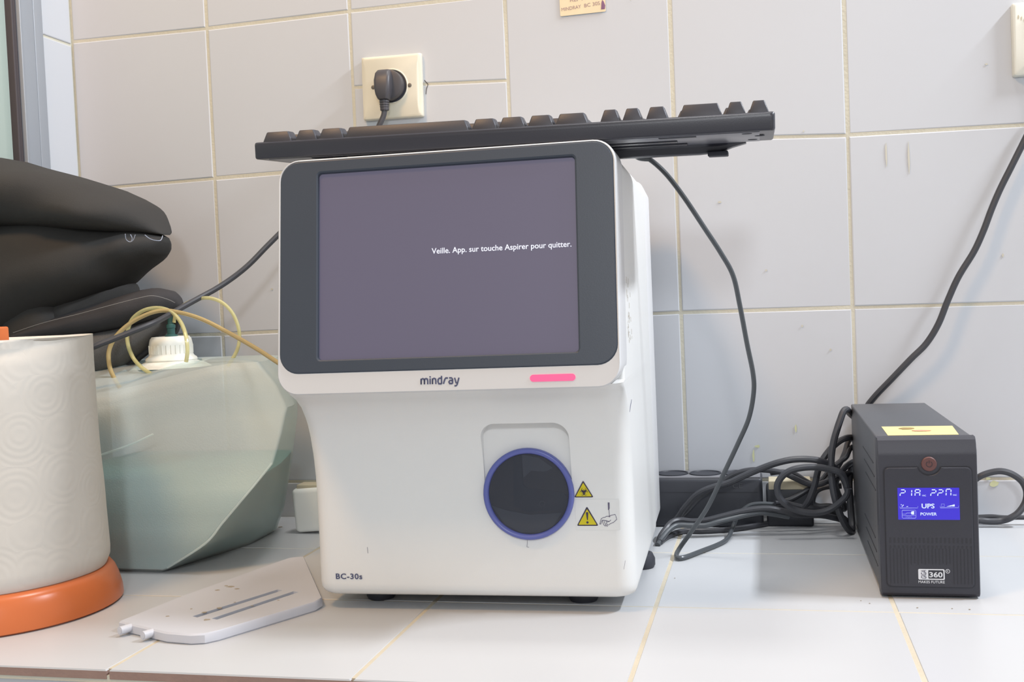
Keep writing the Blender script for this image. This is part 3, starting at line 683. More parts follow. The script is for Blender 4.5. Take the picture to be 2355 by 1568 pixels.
F = Flat(lambda a, b_, h: (.0015+a, -.0021-h, .1165+b_), .0002)
F.stroke([(.0024*math.cos(a), .0024*math.sin(a)) for a in [PI/2+.5+(2*PI-1.0)*i/18 for i in range(19)]], .0004); F.stroke([(0, .0008), (0, .0032)], .0004)
F.build('power_symbol', M_upsdark, btn)
# display
mb = MB(); P = rrect(-.0248, .0250, .0687, .0962, .0004, 2)
mb.loft([[Vector((a, -.0012, b_)) for a, b_ in P], [Vector((a, -.0018, b_)) for a, b_ in P]]); lcd = mb.build('blue_display', M_bluelcd, UP)
LW, LH = .0498, .0275
def lp(u, v): return (-.0248+(u-300)/1775*LW, .0962-(v-250)/905*LH)
F = Flat(lambda a, b_, h: (a, -.0018-h, b_), .0002)
def seg(pts, w_=.00078): F.stroke([lp(*q) for q in pts], w_)
def two(x): seg([(x+30, 305), (x+130, 305)]); seg([(x+150, 320), (x+145, 375)]); seg([(x+20, 395), (x+125, 390)]); seg([(x+5, 412), (x-5, 475)])
two(375); seg([(715, 315), (712, 375)]); seg([(710, 400), (704, 470)])
seg([(825, 300), (935, 298)]); seg([(955, 312), (948, 372)]); seg([(815, 312), (812, 372)]); seg([(830, 388), (930, 385)]); seg([(808, 400), (804, 470)]); seg([(945, 398), (938, 468)])
two(1262-2); two(1460); seg([(1710, 290), (1820, 288)]); seg([(1840, 303), (1836, 365)]); seg([(1702, 303), (1699, 365)]); seg([(1700, 392), (1695, 460)]); seg([(1834, 390), (1830, 460)])
a, b_ = lp(985, 825); F.text('UPS', a, b_, .0040, width=.0104, bold=.02)
a, b_ = lp(945, 1030); F.text('POWER', a, b_, .0026, width=.0132, bold=.015)
F.poly([lp(*q) for q in ((1700, 778), (1770, 758), (1850, 735), (1850, 775))]); F.poly([lp(*q) for q in ((1860, 733), (1930, 715), (1935, 775), (1860, 776))])
F.poly([lp(*q) for q in ((680, 930), (705, 912), (770, 910), (768, 935), (760, 945), (765, 985), (770, 1005), (700, 1008), (675, 985))])
F.poly([lp(*q) for q in ((385, 720), (405, 712), (412, 738), (392, 742))]); F.poly([lp(*q) for q in ((430, 738), (462, 722), (470, 748), (438, 768))]); F.poly([lp(*q) for q in ((408, 770), (436, 768), (432, 792), (412, 792))])
F.poly([lp(*q) for q in ((540, 780), (592, 768), (596, 785), (545, 788))])
for x in (1005, 1885): a, b_ = lp(x, 487-(15 if x > 1500 else 0)); F.text('VAC', a, b_, .0013, width=.0032, bold=.01)
F.build('display_segments', M_seg, lcd)
F = Flat(lambda a, b_, h: (a, -.0018-h, b_), .0002)
def thin(pts, w_=.0003): F.stroke([lp(*q) for q in pts], w_)
thin([(358, 775), (362, 822), (872, 818), (878, 768)]); thin([(1518, 765), (1522, 812), (2040, 808), (2042, 760)])
F.stroke([lp(*q) for q in ((430, 885), (800, 882), (815, 905), (815, 1085), (795, 1108), (435, 1110), (415, 1090), (415, 905))], .0003, closed=True)
thin([(415, 1035), (815, 1035)]); thin([(420, 995), (520, 995), (550, 962), (680, 960)]); thin([(1550, 705), (1640, 705), (1640, 775), (1550, 775), (1550, 705)], .0002)
a, b_ = lp(515, 1088); F.text('UTILITY', a, b_, .0009, width=.0050)
F.build('display_outline', M_segdim, lcd)
# vents and ribs
mb = MB()
for k in range(20):
    x = -.0325+k*.00342; mb.box(x, x+.0014, -.00155, -.0010, .0486, .0530); mb.box(x, x+.0014, -.00155, -.0010, .0440, .0462)
mb.build('vent_slots', M_upsdark, pan, smooth=False)
mb = MB()
for k in range(24):
    x = -.0325+k*.00285
    if -.018 < x < .018: mb.box(x, x+.0006, -.0017, -.0010, .030+.001*(k % 2), .0435)
    else: mb.box(x, x+.0006, -.0017, -.0010, .0135, .0435)
mb.build('grille_ribs', M_upsdark, pan, smooth=False)
F = Flat(lambda a, b_, h: (a, -.0015-h, b_), .0002)
x0, x1, z0, z1 = -.0098, .0115, .0170, .0262
O = rrect(x0, x1, z0, z1, .0010, 4); I = rrect(-.0017, x1-.0010, z0+.0009, z1-.0009, .0006, 4)
nO = len(O)
for i in range(nO):
    j = (i+1) % nO; F.poly([O[i], O[j], I[j], I[i]])
F.text('360', -.0010, .0193, .0044, width=.0108, bold=.025)
F.stroke(circle(.0140, .0245, .0016, 20), .0004, closed=True); F.text('R', .0134, .0238, .0015, width=.0012)
F.text('MAKES FUTURE', x0, .0140, .0023, width=.0212, bold=.006)
F.build('logo', M_logo, pan)
F = Flat(lambda a, b_, h: (a, -.0018-h, b_), .0002); F.text('GIGA', -.0034, .0179, .0044, width=.0074, rot=PI/2, shear=.15); F.build('logo_lettering', M_ink, pan)
# top label
F = Flat(lambda a, b_, h: (a, b_, UH-.0006+h), .0003)
lab = [onz(2027, 980, UH), onz(2190, 978, UH), onz(2205, 998, UH), onz(2042, 1000, UH)]
F.poly([(p.x-1.1262, p.y+.3365) for p in lab][::-1]); tl = F.build('paper_label', M_label, UP)
F = Flat(lambda a, b_, h: (a, b_, UH-.0002+h), .0002)
p = onz(2092, 985, UH); F.poly(blob(p.x-1.1262-.003, p.y+.3365, .007, .008, seed=5)); F.build('label_smudge', M_smudge, tl)
F = Flat(lambda a, b_, h: (a, b_, UH-.0000+h), .0002); p = onz(2118, 990, UH); F.poly(blob(p.x-1.1262, p.y+.3365, .008, .004, seed=6)); F.build('label_red_mark', M_redmark, tl)
# side louvres
mb = MB()
for z0_ in (.088, .020):
    for k in range(3):
        zc = z0_+k*.011; mb.box(UX0+.0002, UX0+.001, .03+.008*k, .13+.012*k, zc, zc+.0010)
mb.build('side_louvres', M_upsdark, UP, smooth=False)

# ------------------------------------------------------------------ paper roll on orange holder
HC = Vector((.277, -.430, 0))
HO = thing('paper_towel_holder', 'orange plastic paper towel stand with a wide round base', 'holder', HC)
mb = MB(); mb.lathe([(.098, .0), (.1095, .0), (.1125, .002), (.1120, .009), (.1090, .021), (.1062, .028), (.1030, .0322), (.0980, .0335), (.0001, .0335)], 96, (0, 0, 0)); mb.build('base', M_orange, HO, angle=50)
mb = MB(); mb.rbox(-.012, .0125, -.008, .022, .030, .2665, .002); mb.build('post', M_orange, HO)
RL = thing('paper_towel_roll', 'big white quilted paper towel roll standing on the orange holder', 'paper towel roll', HC+Vector((0, 0, .0338)))
secs = []; NR = 96
def rr_(a, z):
    r = .1018-.0045*min(1, z/.2)+.0010*math.sin(3*a+z*20)+.0006*noise.noise(Vector((a*3, z*30, 0)))
    if z < .012: r -= .004*(1-z/.012)**2
    aw = (a+PI) % (2*PI)-PI
    r += -.0042*math.exp(-((z-.196-.030*(aw+PI/2)/(PI/2))/.0055)**2)*(1 if -2.2 < aw < .4 else 0)
    return r
for k in range(30):
    z = .2205*k/29
    secs.append([Vector((rr_(2*PI*i/NR, z)*math.cos(2*PI*i/NR), rr_(2*PI*i/NR, z)*math.sin(2*PI*i/NR), z+(.0015*math.sin(2*(2*PI*i/NR)) if k == 29 else 0))) for i in range(NR)])
for r, dz in ((.0962, .0006), (.094, -.0015), (.060, -.0015), (.0245, -.001), (.0235, -.004), (.0235, -.19)):
    secs.append([Vector((r*math.cos(2*PI*i/NR), r*math.sin(2*PI*i/NR), .2205+dz)) for i in range(NR)])
mb = MB(); mb.loft(secs, True, False); mb.build('paper', M_towel, RL, angle=60)
mb = MB(); mb.lathe([(.0232, .001), (.0232, .218), (.0222, .218), (.0222, .001)], 40); mb.build('cardboard_core', M_card, RL)

# ------------------------------------------------------------------ white slotted tray
A_, B_, C_, D_ = Vector((.4500, -.4960, 0)), Vector((.5345, -.5310, 0)), Vector((.6050, -.4160, 0)), Vector((.5095, -.2700, 0))
TR = thing('slotted_tray', 'flat white plastic slotted panel with two pegs lying before the clear container', 'tray', (.5345, -.5310, 0))
o0 = Vector((.5345, -.5310, 0))
A_ = Vector((.4445, -.4900, 0)); outline = [A_, Vector((.5050, -.5160, 0)), Vector((.5290, -.5190, 0)), Vector((.5400, -.5160, 0)), Vector((.5480, -.5070, 0)), Vector((.5950, -.4180, 0)), Vector((.5960, -.4040, 0)), Vector((.5100, -.2500, 0)), Vector((.4970, -.2560, 0)), Vector((.4580, -.4090, 0))]
c0 = sum(outline, Vector())/len(outline)
def off(d, z): return [Vector(((p.x-c0.x)*(1-d)+c0.x-o0.x, (p.y-c0.y)*(1-d)+c0.y-o0.y, z)) for p in outline]
mb = MB(); mb.loft([off(.015, .0), off(0, .0012), off(0, .0075), off(.012, .0090)]); tray = mb.build('panel', M_tray, TR, angle=35)
for (q0, q1) in (((452, 1419), (648, 1357)), ((497, 1424), (685, 1361))):
    p0, p1 = onz(*q0, .009), onz(*q1, .009); d = (p1-p0).normalized(); nn = Vector((-d.y, d.x, 0)); cut = MB(); w_ = .0058
    Q = [p0-o0-nn*w_*.2, p1-o0-nn*w_*.2, p1-o0+nn*w_, p0-o0+nn*w_]
    cut.loft([[Vector((p.x, p.y, .0035)) for p in Q], [Vector((p.x, p.y, .03)) for p in Q]]); boolean_cut(tray, cut.build('cutter', M_slot, TR))
    mb = MB(); mb.loft([[Vector((p.x, p.y, .0034)) for p in Q], [Vector((p.x, p.y, .0038)) for p in Q]]); mb.build('slot', M_slot, tray, smooth=False)
for (u_, v_) in ((290, 1446), (343, 1457)):
    p = onz(u_, v_, .0055)-o0; dv = (Vector((.5050, -.5160, 0))-A_).normalized(); out = Vector((dv.y, -dv.x, 0))
    mb = MB(); mb.tube([p-out*.006+Vector((0, 0, 0)), p+out*.002, p+out*.0062], .0036, 14, 1); mb.tube([p+out*.0062, p+out*.0066], .0026, 14, 1); mb.build('peg', M_tray, TR)
F = Flat(lambda a, b_, h: (a, b_, .0090+h), .0002)
for (u_, v_, ru) in ((500, 1357, 4), (530, 1349, 6), (545, 1354, 4), (520, 1347, 3), (385, 1417, 3), (470, 1408, 4), (475, 1425, 5), (440, 1400, 2), (540, 1385, 2), (580, 1393, 2), (505, 1398, 4), (640, 1380, 2)):
    p = onz(u_, v_, .009)-o0; F.poly(blob(p.x, p.y, ru*.0006, ru*.0005, seed=u_))
F.build('dirt', M_dirt, tray)

# ------------------------------------------------------------------ translucent container with liquid
JG = thing('liquid_container', 'soft translucent plastic container half full of pale liquid behind the paper roll', 'container', (.33, -.20, 0))
jo = Vector((.33, -.20, 0))
keys = [  # z, front-left, front-right ridge, right silhouette, back-right, back-left
    (.000, (.215, -.283), (.366, -.291), (.402, -.165), (.400, -.085), (.215, -.085)),
    (.004, (.211, -.290), (.374, -.297), (.408, -.160), (.404, -.080), (.211, -.080)),
    (.032, (.207, -.300), (.4220, -.2985), (.430, -.170), (.412, -.075), (.208, -.074)),
    (.075, (.205, -.303), (.4600, -.2860), (.448, -.180), (.420, -.070), (.206, -.070)),
    (.110, (.205, -.305), (.4840, -.2600), (.464, -.190), (.425, -.070), (.205, -.070)),
    (.140, (.206, -.306), (.4880, -.2430), (.480, -.200), (.430, -.070), (.205, -.070)),
    (.166, (.207, -.306), (.4900, -.2290), (.488, -.208), (.432, -.072), (.205, -.072)),
    (.190, (.207, -.303), (.4760, -.2260), (.472, -.202), (.430, -.072), (.206, -.073)),
    (.208, (.208, -.296), (.4600, -.2230), (.457, -.196), (.425, -.074), (.208, -.075)),
    (.2155, (.210, -.288), (.4540, -.2200), (.450, -.192), (.420, -.078), (.210, -.078)),
    (.2170, (.216, -.278), (.4440, -.2120), (.441, -.186), (.412, -.084), (.216, -.084))]
def jsec(K, shrink=0.0, zadd=0.0):
    z = K[0]; P = [Vector((p[0], p[1], 0)) for p in K[1:]]; c = sum(P, Vector())/5; out = []
    n_ = 9
    for i in range(5):
        p, a, b_ = P[i], P[i-1], P[(i+1) % 5]
        rr = [.022, .004, .010, .018, .022][i]
        da, db = (a-p), (b_-p); ra = min(rr, da.length*.45); rb = min(rr, db.length*.45); p0 = p+da.normalized()*ra; p1 = p+db.normalized()*rb
        for k in range(5): t = k/4; out.append(p0*(1-t)**2+p*2*t*(1-t)+p1*t*t)
        q1 = b_; rr2 = min([.022, .004, .010, .018, .022][(i+1) % 5], (p-b_).length*.45); e = b_+(p-b_).normalized()*rr2
        for k in range(1, n_): t = k/n_; out.append(p1*(1-t)+e*t)
    res = []
    for q in out:
        q = q+(c-q).normalized()*shrink
        zz_ = z+zadd-(.027*min(1, max(0, (.42-q.x)/.11))*max(0, z-.10)/.117*max(0, min(1, (-.15-q.y)/.12)) if z > .1 else 0)
        wv = .0022*noise.noise(Vector((q.x*14, q.y*14, z*14)))*(1 if z > .02 else 0)
        res.append(Vector((q.x+wv, q.y+wv, max(zz_, 0 if shrink == 0 else .002)))-jo)
    return res
# interpolate for smoothness
def interp(keys, m):
    out = []
    for i in range(len(keys)-1):
        a, b_ = keys[i], keys[i+1]
        for k in range(m): t = k/m; out.append((a[0]*(1-t)+b_[0]*t,)+tuple((p[0]*(1-t)+q[0]*t, p[1]*(1-t)+q[1]*t) for p, q in zip(a[1:], b_[1:])))
    out.append(keys[-1]); return out
IK = interp(keys, 3)
secs = [jsec(k) for k in IK]
nk = (Vector((.308, -.150, 0))-jo)
top = secs[-1]
for t, dz in ((.35, .002), (.62, .002)): secs.append([p.lerp(Vector((nk.x, nk.y, .214)), t)+Vector((0, 0, dz)) for p in top])
n_ = len(top)
neck = []
for r, z in ((.036, .214), (.027, .2155), (.023, .219)):
    ring = []
    for p in top:
        a = math.atan2(p.y-nk.y, p.x-nk.x); ring.append(Vector((nk.x+r*math.cos(a), nk.y+r*math.sin(a), z)))
    secs.append(ring)
mb = MB(); mb.loft(secs, True, True); mb.build('shell', M_jug, JG, angle=32)
for l in ([at(232, 1046, -.3115), at(270, 1033, -.312), at(310, 1018, -.310), at(352, 998, -.306)],):
    mb = MB(); mb.tube([p-jo for p in l], .0010, 8, 6); mb.build('moulded_crease', M_jug, JG)
mb = MB(); mb.tube([Vector(p)-jo for p in ((.376, -.2955, .006), (.4215, -.2975, .032), (.4400, -.2920, .053), (.4592, -.2855, .075), (.4722, -.2725, .093), (.4835, -.2598, .110))], .0012, 8, 6); mb.build('ridge_highlight', M_jug, JG)  # thin welt added along the front edge to draw its highlight line
liq = [k for k in IK if k[0] <= .1055]
secs = [jsec(k, .0025, .002 if k[0] < .003 else 0) for k in liq]
mb = MB(); mb.loft(secs, True, True); mb.build('liquid', M_liquid, JG, angle=50)
cp = Vector((nk.x, nk.y, .2165))
mb = MB(); prof = [(.0290, 0), (.0300, .0015), (.0290, .0040), (.0262, .0060), (.0250, .0085), (.0250, .0200), (.0238, .0260), (.0215, .0290), (.0001, .0300)]
mb.lathe(prof, 40, cp)
for k in range(30):
    a = 2*PI*k/30; x, y = cp.x+.0248*math.cos(a), cp.y+.0248*math.sin(a); mb.box(x-.0005, x+.0005, y-.0005, y+.0005, cp.z+.009, cp.z+.019)
cap = mb.build('screw_cap', M_cap, JG, angle=40)
mb = MB(); mb.lathe([(.046, -.0075), (.040, -.0040), (.033, -.0015), (.0285, .0004)], 40, cp); mb.build('neck', M_cap, JG, angle=60)
mb = MB(); mb.lathe([(.0075, .0), (.0075, .0020), (.0045, .0030), (.0045, .0100), (.0052, .0105), (.0052, .014), (.0035, .015), (.0035, .026), (.0001, .0265)], 20, cp+Vector((.006, -.008, .0288))); mb.build('tube_fitting', M_green, cap)
# tubes
def cable(name, pts, r, m, label, cat='cable', group=None, n=10):
    base = Vector(pts[0]); o = MB().tube([Vector(p)-base for p in pts], r, n, 8).build(name, m); o.location = base; return tag(o, label, cat, group)
cable('drain_tube', [at(665, 850, -.25), at(635, 831, -.245), at(600, 808, -.235), at(560, 784, -.225), at(520, 762, -.215), at(480, 741, -.205), at(445, 727, -.20), at(410, 718, -.195), at(375, 714, -.195), at(340, 722, -.20), at(300, 743, -.205), at(268, 772, -.21), at(251, 806, -.212), at(252, 842, -.214), at(264, 872, -.216), at(276, 892, -.215)], .0025, M_tubey, 'amber plastic tube arching from behind the analyser into the clear container', 'tube')
cable('looped_tube', [at(428, 832, -.215), at(431, 805, -.215), at(427, 770, -.21), at(414, 738, -.20), at(392, 716, -.195), at(362, 708, -.19), at(330, 714, -.19), at(305, 733, -.19), at(294, 760, -.19), at(294, 790, -.192), at(306, 822, -.195), at(326, 845, -.2), at(348, 860, -.205)], .0023, M_tubep, 'pale clear tube looping over the white cap of the container', 'tube')
cable('arched_tube', [at(400, 742, -.158), at(404, 722, -.155), at(420, 703, -.15), at(446, 690, -.15), at(478, 685, -.15), at(508, 694, -.15), at(532, 716, -.15), at(546, 745, -.15), at(551, 775, -.15), at(546, 803, -.155), at(534, 826, -.16), at(524, 842, -.162)], .0021, M_tubep, 'pale yellow tube in a tall arch right of the white cap', 'tube')

# ------------------------------------------------------------------ black cables
cable('power_cable', [at(700, 470, -.06), at(672, 508, -.07), at(645, 535, -.08), at(612, 568, -.09), at(575, 606, -.10), at(540, 635, -.112), at(500, 662, -.13), at(460, 684, -.15), at(420, 706, -.175), at(385, 726, -.20), at(350, 744, -.23), at(300, 764, -.25), at(255, 782, -.262), at(222, 795, -.27), at(190, 812, -.275), at(150, 860, -.29), at(140, 950, -.30)], .0034, M_cable, 'thick black cable slanting down left from behind the analyser across the dark bag')
cable('hanging_cable', [at(2400, 240, -.012), at(2375, 285, -.012), at(2350, 335, -.012), at(2325, 385, -.013), at(2300, 435, -.014), at(2280, 482, -.015), at(2262, 530, -.016), at(2240, 578, -.017), at(2205, 635, -.018), at(2180, 690, -.019), at(2158, 745, -.02), at(2130, 790, -.02), at(2095, 825, -.02), at(2050, 872, -.018), at(2010, 914, -.014), at(1990, 945, -.010), at(1980, 1000, -.008)], .0036, M_cable, 'black cable hanging down the right wall to behind the power backup unit')
def cc(l, off=None):   # crop coordinates of the cable bundle with a depth
    return [at(1480+a/3.733, 900+b_/3.733, y) for a, b_, y in l]
g = None
cable('tangled_cable', cc([(255, 1120, -.070), (300, 1075, -.070), (350, 1000, -.072), (440, 900, -.075), (520, 850, -.078), (620, 815, -.08), (730, 785, -.082), (850, 730, -.085), (1000, 665, -.088), (1140, 615, -.09), (1280, 585, -.09), (1420, 582, -.09), (1530, 600, -.088), (1640, 655, -.075), (1710, 740, -.060), (1755, 850, -.045), (1800, 930, -.028), (1900, 960, -.018)]), .0036, M_cable, 'black cable forming the highest arch of the tangle left of the power backup unit')
cable('tangled_cable', cc([(300, 1090, -.06), (380, 1010, -.062), (470, 915, -.062), (580, 840, -.062), (660, 790, -.062), (740, 730, -.062), (820, 695, -.062), (910, 675, -.062), (1000, 672, -.062), (1100, 680, -.062), (1200, 700, -.06), (1300, 745, -.058), (1400, 790, -.056), (1480, 800, -.055), (1580, 770, -.055), (1680, 725, -.050), (1770, 700, -.036), (1860, 690, -.022), (1950, 690, -.016)]), .0032, M_cable, 'black cable lying along the top edge of the dark power strip')
cable('coiled_cable', cc([(1755, 860, -.105), (1730, 760, -.105), (1690, 700, -.107), (1600, 668, -.108), (1480, 650, -.11), (1360, 655, -.112), (1260, 680, -.113), (1190, 730, -.113), (1150, 800, -.113), (1155, 880, -.113), (1200, 950, -.113), (1290, 1010, -.111), (1400, 1038, -.110), (1500, 1040, -.108), (1600, 1012, -.106), (1690, 950, -.106), (1745, 890, -.107), (1760, 830, -.108)]), .0036, M_cable, 'round coil of black cable at the centre of the tangle')
cable('draped_cable', cc([(1960, 300, -.016), (1850, 250, -.020), (1775, 190, -.036), (1755, 165, -.052), (1740, 155, -.064), (1715, 175, -.068), (1690, 240, -.072), (1660, 330, -.076), (1630, 440, -.080), (1612, 560, -.084), (1612, 690, -.088), (1625, 820, -.092), (1650, 940, -.095), (1690, 1060, -.095), (1735, 1150, -.092), (1775, 1198, -.085)]+[(1790, 1170, -.074), (1782, 1050, -.062), (1772, 900, -.052), (1768, 760, -.040), (1800, 640, -.026), (1900, 600, -.018)]), .0038, M_cable, 'thick black cable in a long narrow loop against the side of the backup unit')
cable('tangled_cable', cc([(1950, 430, -.016), (1850, 405, -.022), (1780, 395, -.042), (1735, 402, -.055), (1685, 425, -.060), (1630, 470, -.065), (1580, 525, -.068), (1530, 600, -.07), (1495, 690, -.07), (1475, 780, -.07), (1450, 860, -.07), (1420, 930, -.07), (1380, 985, -.068), (1320, 1015, -.066)]), .0036, M_cable, 'black cable leaving the backup unit side at mid height and dropping into the tangle')
cable('tangled_cable', cc([(1950, 470, -.016), (1850, 460, -.024), (1775, 490, -.038), (1740, 560, -.045), (1690, 600, -.045), (1640, 640, -.045), (1580, 700, -.045), (1530, 760, -.045), (1450, 815, -.045), (1380, 860, -.048), (1300, 905, -.05), (1230, 935, -.052), (1150, 950, -.055)]), .0030, M_cable, 'thin black cable crossing diagonally behind the round coil')
cable('tangled_cable', cc([(1950, 590, -.016), (1850, 590, -.022), (1765, 625, -.032), (1700, 690, -.035), (1650, 790, -.035), (1680, 900, -.035), (1730, 990, -.035)]+[(1700, 1010, -.03), (1600, 985, -.03), (1500, 985, -.03), (1450, 950, -.03), (1480, 860, -.03), (1560, 820, -.03), (1700, 810, -.03)]), .0034, M_cable, 'black cable curled behind the coil close to the tiled wall')
cable('flat_lying_cable', cc([(130, 1300, -.135), (150, 1240, -.125), (200, 1170, -.112), (250, 1120, -.105), (320, 1105, -.10), (420, 1115, -.10), (540, 1105, -.10), (680, 1070, -.098), (820, 1035, -.096), (960, 1010, -.094), (1080, 1005, -.092), (1190, 1025, -.090), (1290, 1050, -.088), (1400, 1060, -.082), (1520, 1062, -.076), (1640, 1085, -.070), (1740, 1110, -.06)]), .0034, M_cable, 'grey black cable running along the counter in front of the power strip')
cable('flat_lying_cable', cc([(120, 1320, -.15), (160, 1260, -.135), (220, 1190, -.12), (290, 1150, -.11), (400, 1150, -.108), (530, 1150, -.106), (640, 1120, -.104), (760, 1090, -.10), (880, 1060, -.096), (1000, 1040, -.093), (1100, 1050, -.090), (1250, 1075, -.085)]), .0030, M_cableg, 'dark grey cable just beneath the one along the power strip')
cable('flat_lying_cable', [onz(1517, 1247, .003), onz(1535, 1234, .003), onz(1570, 1222, .003), onz(1620, 1221, .003), onz(1680, 1217, .003), onz(1730, 1210, .003), onz(1780, 1200, .003), onz(1820, 1189, .003)], .0032, M_cable, 'lowest black cable lying flat on the counter below the tangle')
cable('looping_cable', [at(1900+a/5.176, 1020+b_/5.176, y) for a, b_, y in ((1700, 480, -.035), (1835, 388, -.04), (1950, 345, -.04), (2080, 328, -.04), (2210, 362, -.04), (2330, 450, -.04), (2385, 570, -.04), (2370, 700, -.042), (2290, 820, -.045), (2190, 885, -.045), (2080, 918, -.043), (1960, 924, -.043), (1835, 915, -.043), (1700, 910, -.04))], .0036, M_cable, 'black cable in a round loop right of the power backup unit')
cable('straight_cable', [at(1900+a/5.176, 1020+b_/5.176, y) for a, b_, y in ((1700, 880, -.03), (1835, 872, -.03), (1980, 868, -.03), (2120, 880, -.03), (2280, 878, -.03), (2450, 880, -.03))], .0026, M_cable, 'thin black cable running straight right from the power backup unit along the wall base')

cable('tangled_cable', cc([(1950, 400, -.016), (1850, 390, -.024), (1765, 420, -.034), (1730, 520, -.04), (1700, 590, -.042), (1660, 660, -.045), (1600, 740, -.048), (1540, 790, -.05), (1460, 800, -.05), (1380, 760, -.05), (1290, 705, -.05), (1180, 690, -.052), (1090, 700, -.055)]), .0030, M_cable, 'thin black cable running behind the coil to the top of the power strip')
cable('tangled_cable', cc([(1130, 960, -.075), (1230, 960, -.07), (1340, 985, -.068), (1450, 1000, -.066), (1560, 1020, -.06), (1680, 1060, -.056), (1760, 1120, -.05)]), .0030, M_cable, 'black cable low behind the coil close to the counter')
# power strip
PS = thing('power_strip', 'dark multi socket power strip lying along the wall behind the cables', 'power strip', (.855, -.022, 0))
mb = MB(); mb.rbox(0, .1310, -.030, .020, 0, .0570, .004); body = mb.build('strip_body', M_strip, PS)
mb = MB(); mb.rbox(.002, .129, -.028, .018, .0560, .0585, .001); mb.build('strip_top', M_striptop, PS)
for k in range(3):
    mb = MB(); mb.lathe([(.0185, 0), (.0185, .0012), (.0170, .0012), (.0165, .0002), (.0001, .0002)], 32, (.028+k*.038, -.005, .0585)); mb.build('outlet', M_strip, PS)
mb = MB(); mb.box(.004, .127, -.0303, -.0299, .0405, .0412); mb.box(.004, .127, -.0303, -.0299, .0120, .0126); mb.build('seam', M_upsdark, body, smooth=False)
F = Flat(lambda a, b_, h: (a, -.0300-h, b_), .0002); F.text('CE', .098, .0455, .0055, width=.011); F.build('approval_mark', M_upscase, body)
PA = thing('plug_adapter', 'dark adapter block with a tan taped top between power strip and backup unit', 'adapter', (.9900, -.024, 0))
mb = MB(); mb.rbox(0, .052, -.022, .018, 0, .044, .003); mb.build('adapter_body', M_strip, PA)
mb = MB(); mb.rbox(.003, .050, -.0226, .010, .0425, .0525, .001); mb.build('tape', M_tan, PA)
# white adapter behind the container
WA = thing('white_adapter', 'small white rounded plastic block leaning at the wall left of the analyser', 'adapter', (.452, -.090, 0))
mb = MB(); mb.rbox(-.0190, .030, -.013, .013, .0, .0540, .006, 4); o = mb.build('adapter_body', M_box, WA); o.rotation_euler = (0, math.radians(-4), 0); o.location = (0, 0, .0015)
mb = MB(); mb.rbox(-.016, .028, -.009, .013, .0535, .0590, .001); o = mb.build('adapter_top', M_tan, WA)

# ------------------------------------------------------------------ dark fabric bag
BG = thing('folded_fabric_bag', 'large charcoal fabric bag slumped behind the paper towel roll by the window', 'bag', (.2, -.15, 0))
bo = Vector((.2, -.15, 0))
def lobe(name, top, bot, ys, m, n=22, m_=26, wr=.004, seed=0, pw=1.0, mesh_extra=None, u0=None, u1=None):
    """top/bot: picture silhouettes (u,v) of a stuffed fold; ys: (u, centre depth, half depth)"""
    def ev(l, u):
        if u <= l[0][0]: return l[0][1:]
        for a, b_ in zip(l, l[1:]):
            if u <= b_[0]:
                t = (u-a[0])/(b_[0]-a[0]); return tuple(p*(1-t)+q*t for p, q in zip(a[1:], b_[1:]))
        return l[-1][1:]
    ua = top[0][0]; ub = top[-1][0]; secs = []
    us = [ua+(ub-ua)*(1-(1-k/(m_-1))**1.5) for k in range(m_)]
    for u in us:
        vt = ev(top, u)[0]; vb = ev(bot, u)[0]; yc, hd = ev(ys, u)
        T = at(u, vt, yc); Bp = at(u, vb, yc); ring = []
        for k in range(n):
            a = 2*PI*k/n; cs, sn = math.cos(a), math.sin(a)
            s_ = (1+math.copysign(abs(sn)**.9, sn))/2
            base = Bp.lerp(T, s_); dy = -math.copysign(abs(cs)**pw, cs)*hd
            p = base+Vector((0, dy, 0))
            w_ = noise.noise(Vector((p.x*9+seed+p.z*12, p.z*26-p.x*10, p.y*4)))*wr*1.6 + noise.noise(Vector((p.x*30+p.z*20, p.z*45+seed, 1)))*wr*.35
            edge = min(1, abs(cs)*1.6)
            p.y += w_*edge*(1 if dy < 0 else -1)
            if p.x < LX+.004: p.x = LX+.004+.3*0
            ring.append(p-bo)
        secs.append(ring)
    mb = MB(); mb.loft(secs); return mb.build(name, m, BG, angle=70)
lobe('bag_body', [(-70, 500), (0, 500), (100, 498), (220, 500), (310, 515), (350, 530), (379, 545)], [(-70, 850), (0, 822), (60, 782), (120, 742), (200, 702), (260, 670), (290, 645), (320, 622), (350, 596), (370, 580), (379, 560)],
     [(-70, -.155, .085), (100, -.155, .085), (250, -.152, .070), (330, -.150, .045), (365, -.150, .020), (379, -.15, .003)], M_bag, wr=.010, seed=3)
lobe('top_flap', [(-70, 400), (-20, 374), (0, 366), (30, 366), (75, 380), (160, 402), (250, 429), (300, 450), (335, 469), (362, 505), (382, 538)], [(-70, 545), (0, 534), (100, 530), (200, 533), (300, 538), (350, 539), (382, 540)],
     [(-70, -.158, .088), (100, -.160, .088), (250, -.160, .075), (320, -.155, .058), (350, -.152, .036), (370, -.150, .020), (382, -.150, .003)], M_bag, wr=.010, seed=9, pw=.7)
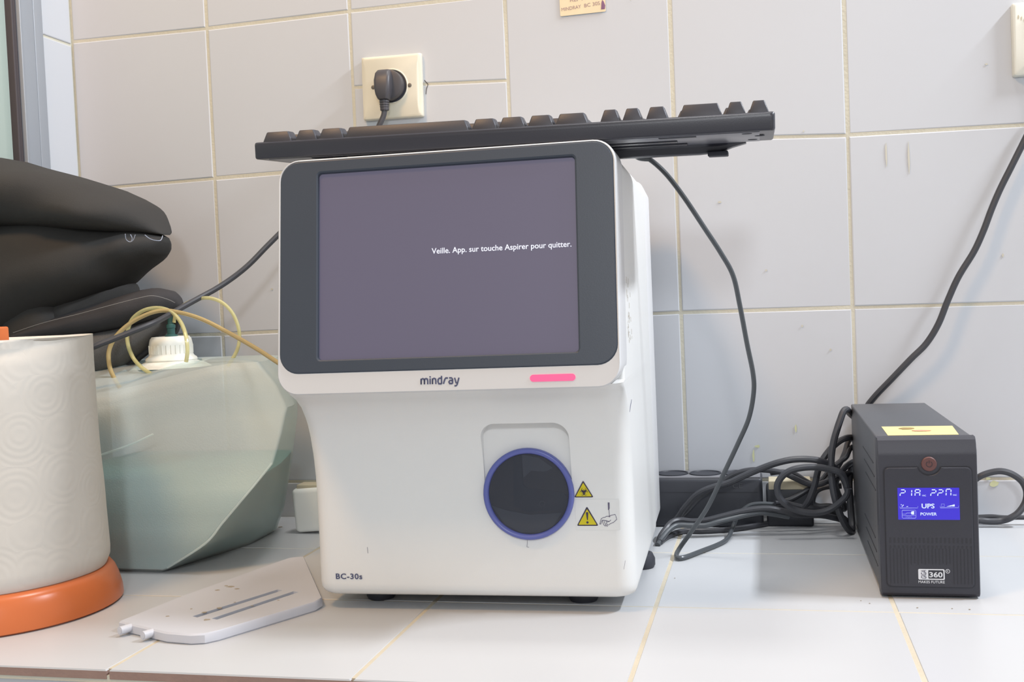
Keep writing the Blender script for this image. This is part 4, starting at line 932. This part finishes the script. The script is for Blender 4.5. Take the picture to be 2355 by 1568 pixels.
lobe('lower_fold', [(-70, 740), (0, 735), (100, 690), (180, 668), (250, 652), (290, 644), (305, 655), (318, 672)], [(-70, 860), (0, 860), (100, 850), (200, 800), (260, 740), (300, 710), (318, 690)],
     [(-70, -.150, .060), (200, -.140, .055), (280, -.130, .04), (318, -.13, .004)], M_bag, wr=.006, seed=5)
lobe('hem_band', [(40, 770), (100, 742), (180, 712), (250, 690), (320, 668), (360, 661), (398, 669), (412, 682), (421, 700)], [(40, 800), (100, 786), (180, 775), (250, 765), (320, 748), (370, 732), (400, 716), (412, 712), (421, 708)],
     [(40, -.185, .030), (200, -.175, .030), (300, -.165, .028), (380, -.155, .022), (421, -.150, .003)], M_bagedge, wr=.004, seed=8)
lobe('net_pocket', [(150, 775), (220, 762), (300, 745), (360, 728), (400, 712)], [(150, 850), (220, 862), (262, 861), (300, 840), (340, 805), (380, 760), (400, 735)],
     [(150, -.170, .030), (250, -.165, .034), (330, -.150, .03), (380, -.145, .02), (400, -.145, .003)], M_net, wr=.004, seed=2)
mb = MB(); mb.tube([at(u, v, y)-bo for u, v, y in ((408, 735, -.14), (404, 760, -.142), (380, 785, -.145), (350, 800, -.15), (310, 830, -.16), (290, 850, -.165))], .004, 8, 6); mb.build('drawcord', M_bagedge, BG)
mb = MB(); mb.rbox(.101-.2, .190-.2, -.06, .07, .0, .30, .03, 5); mb.build('bag_bottom', M_bag, BG)
def st(l, r, name, m):
    mb = MB(); mb.tube([at(*q)-bo for q in l], r, 6, 6); return mb.build(name, m, BG)
st([(30, 765, -.2155), (100, 742, -.2155), (180, 722, -.2085), (250, 703, -.2040), (320, 685, -.1955), (352, 680, -.1890), (385, 688, -.178), (402, 696, -.168)], .00035, 'stitching', M_stitch)
mb = MB()
for l in ([(288, 538, -.228), (290, 550, -.224), (298, 556, -.222), (306, 552, -.222), (311, 540, -.224)], [(300, 539, -.225), (304, 548, -.223), (302, 554, -.222)], [(333, 540, -.212), (345, 549, -.206), (360, 553, -.190), (370, 552, -.180), (374, 542, -.174)]):
    mb.tube([at(*q)-bo for q in l], .0004, 6, 4)
mb.build('printed_marking', M_chalk, BG)
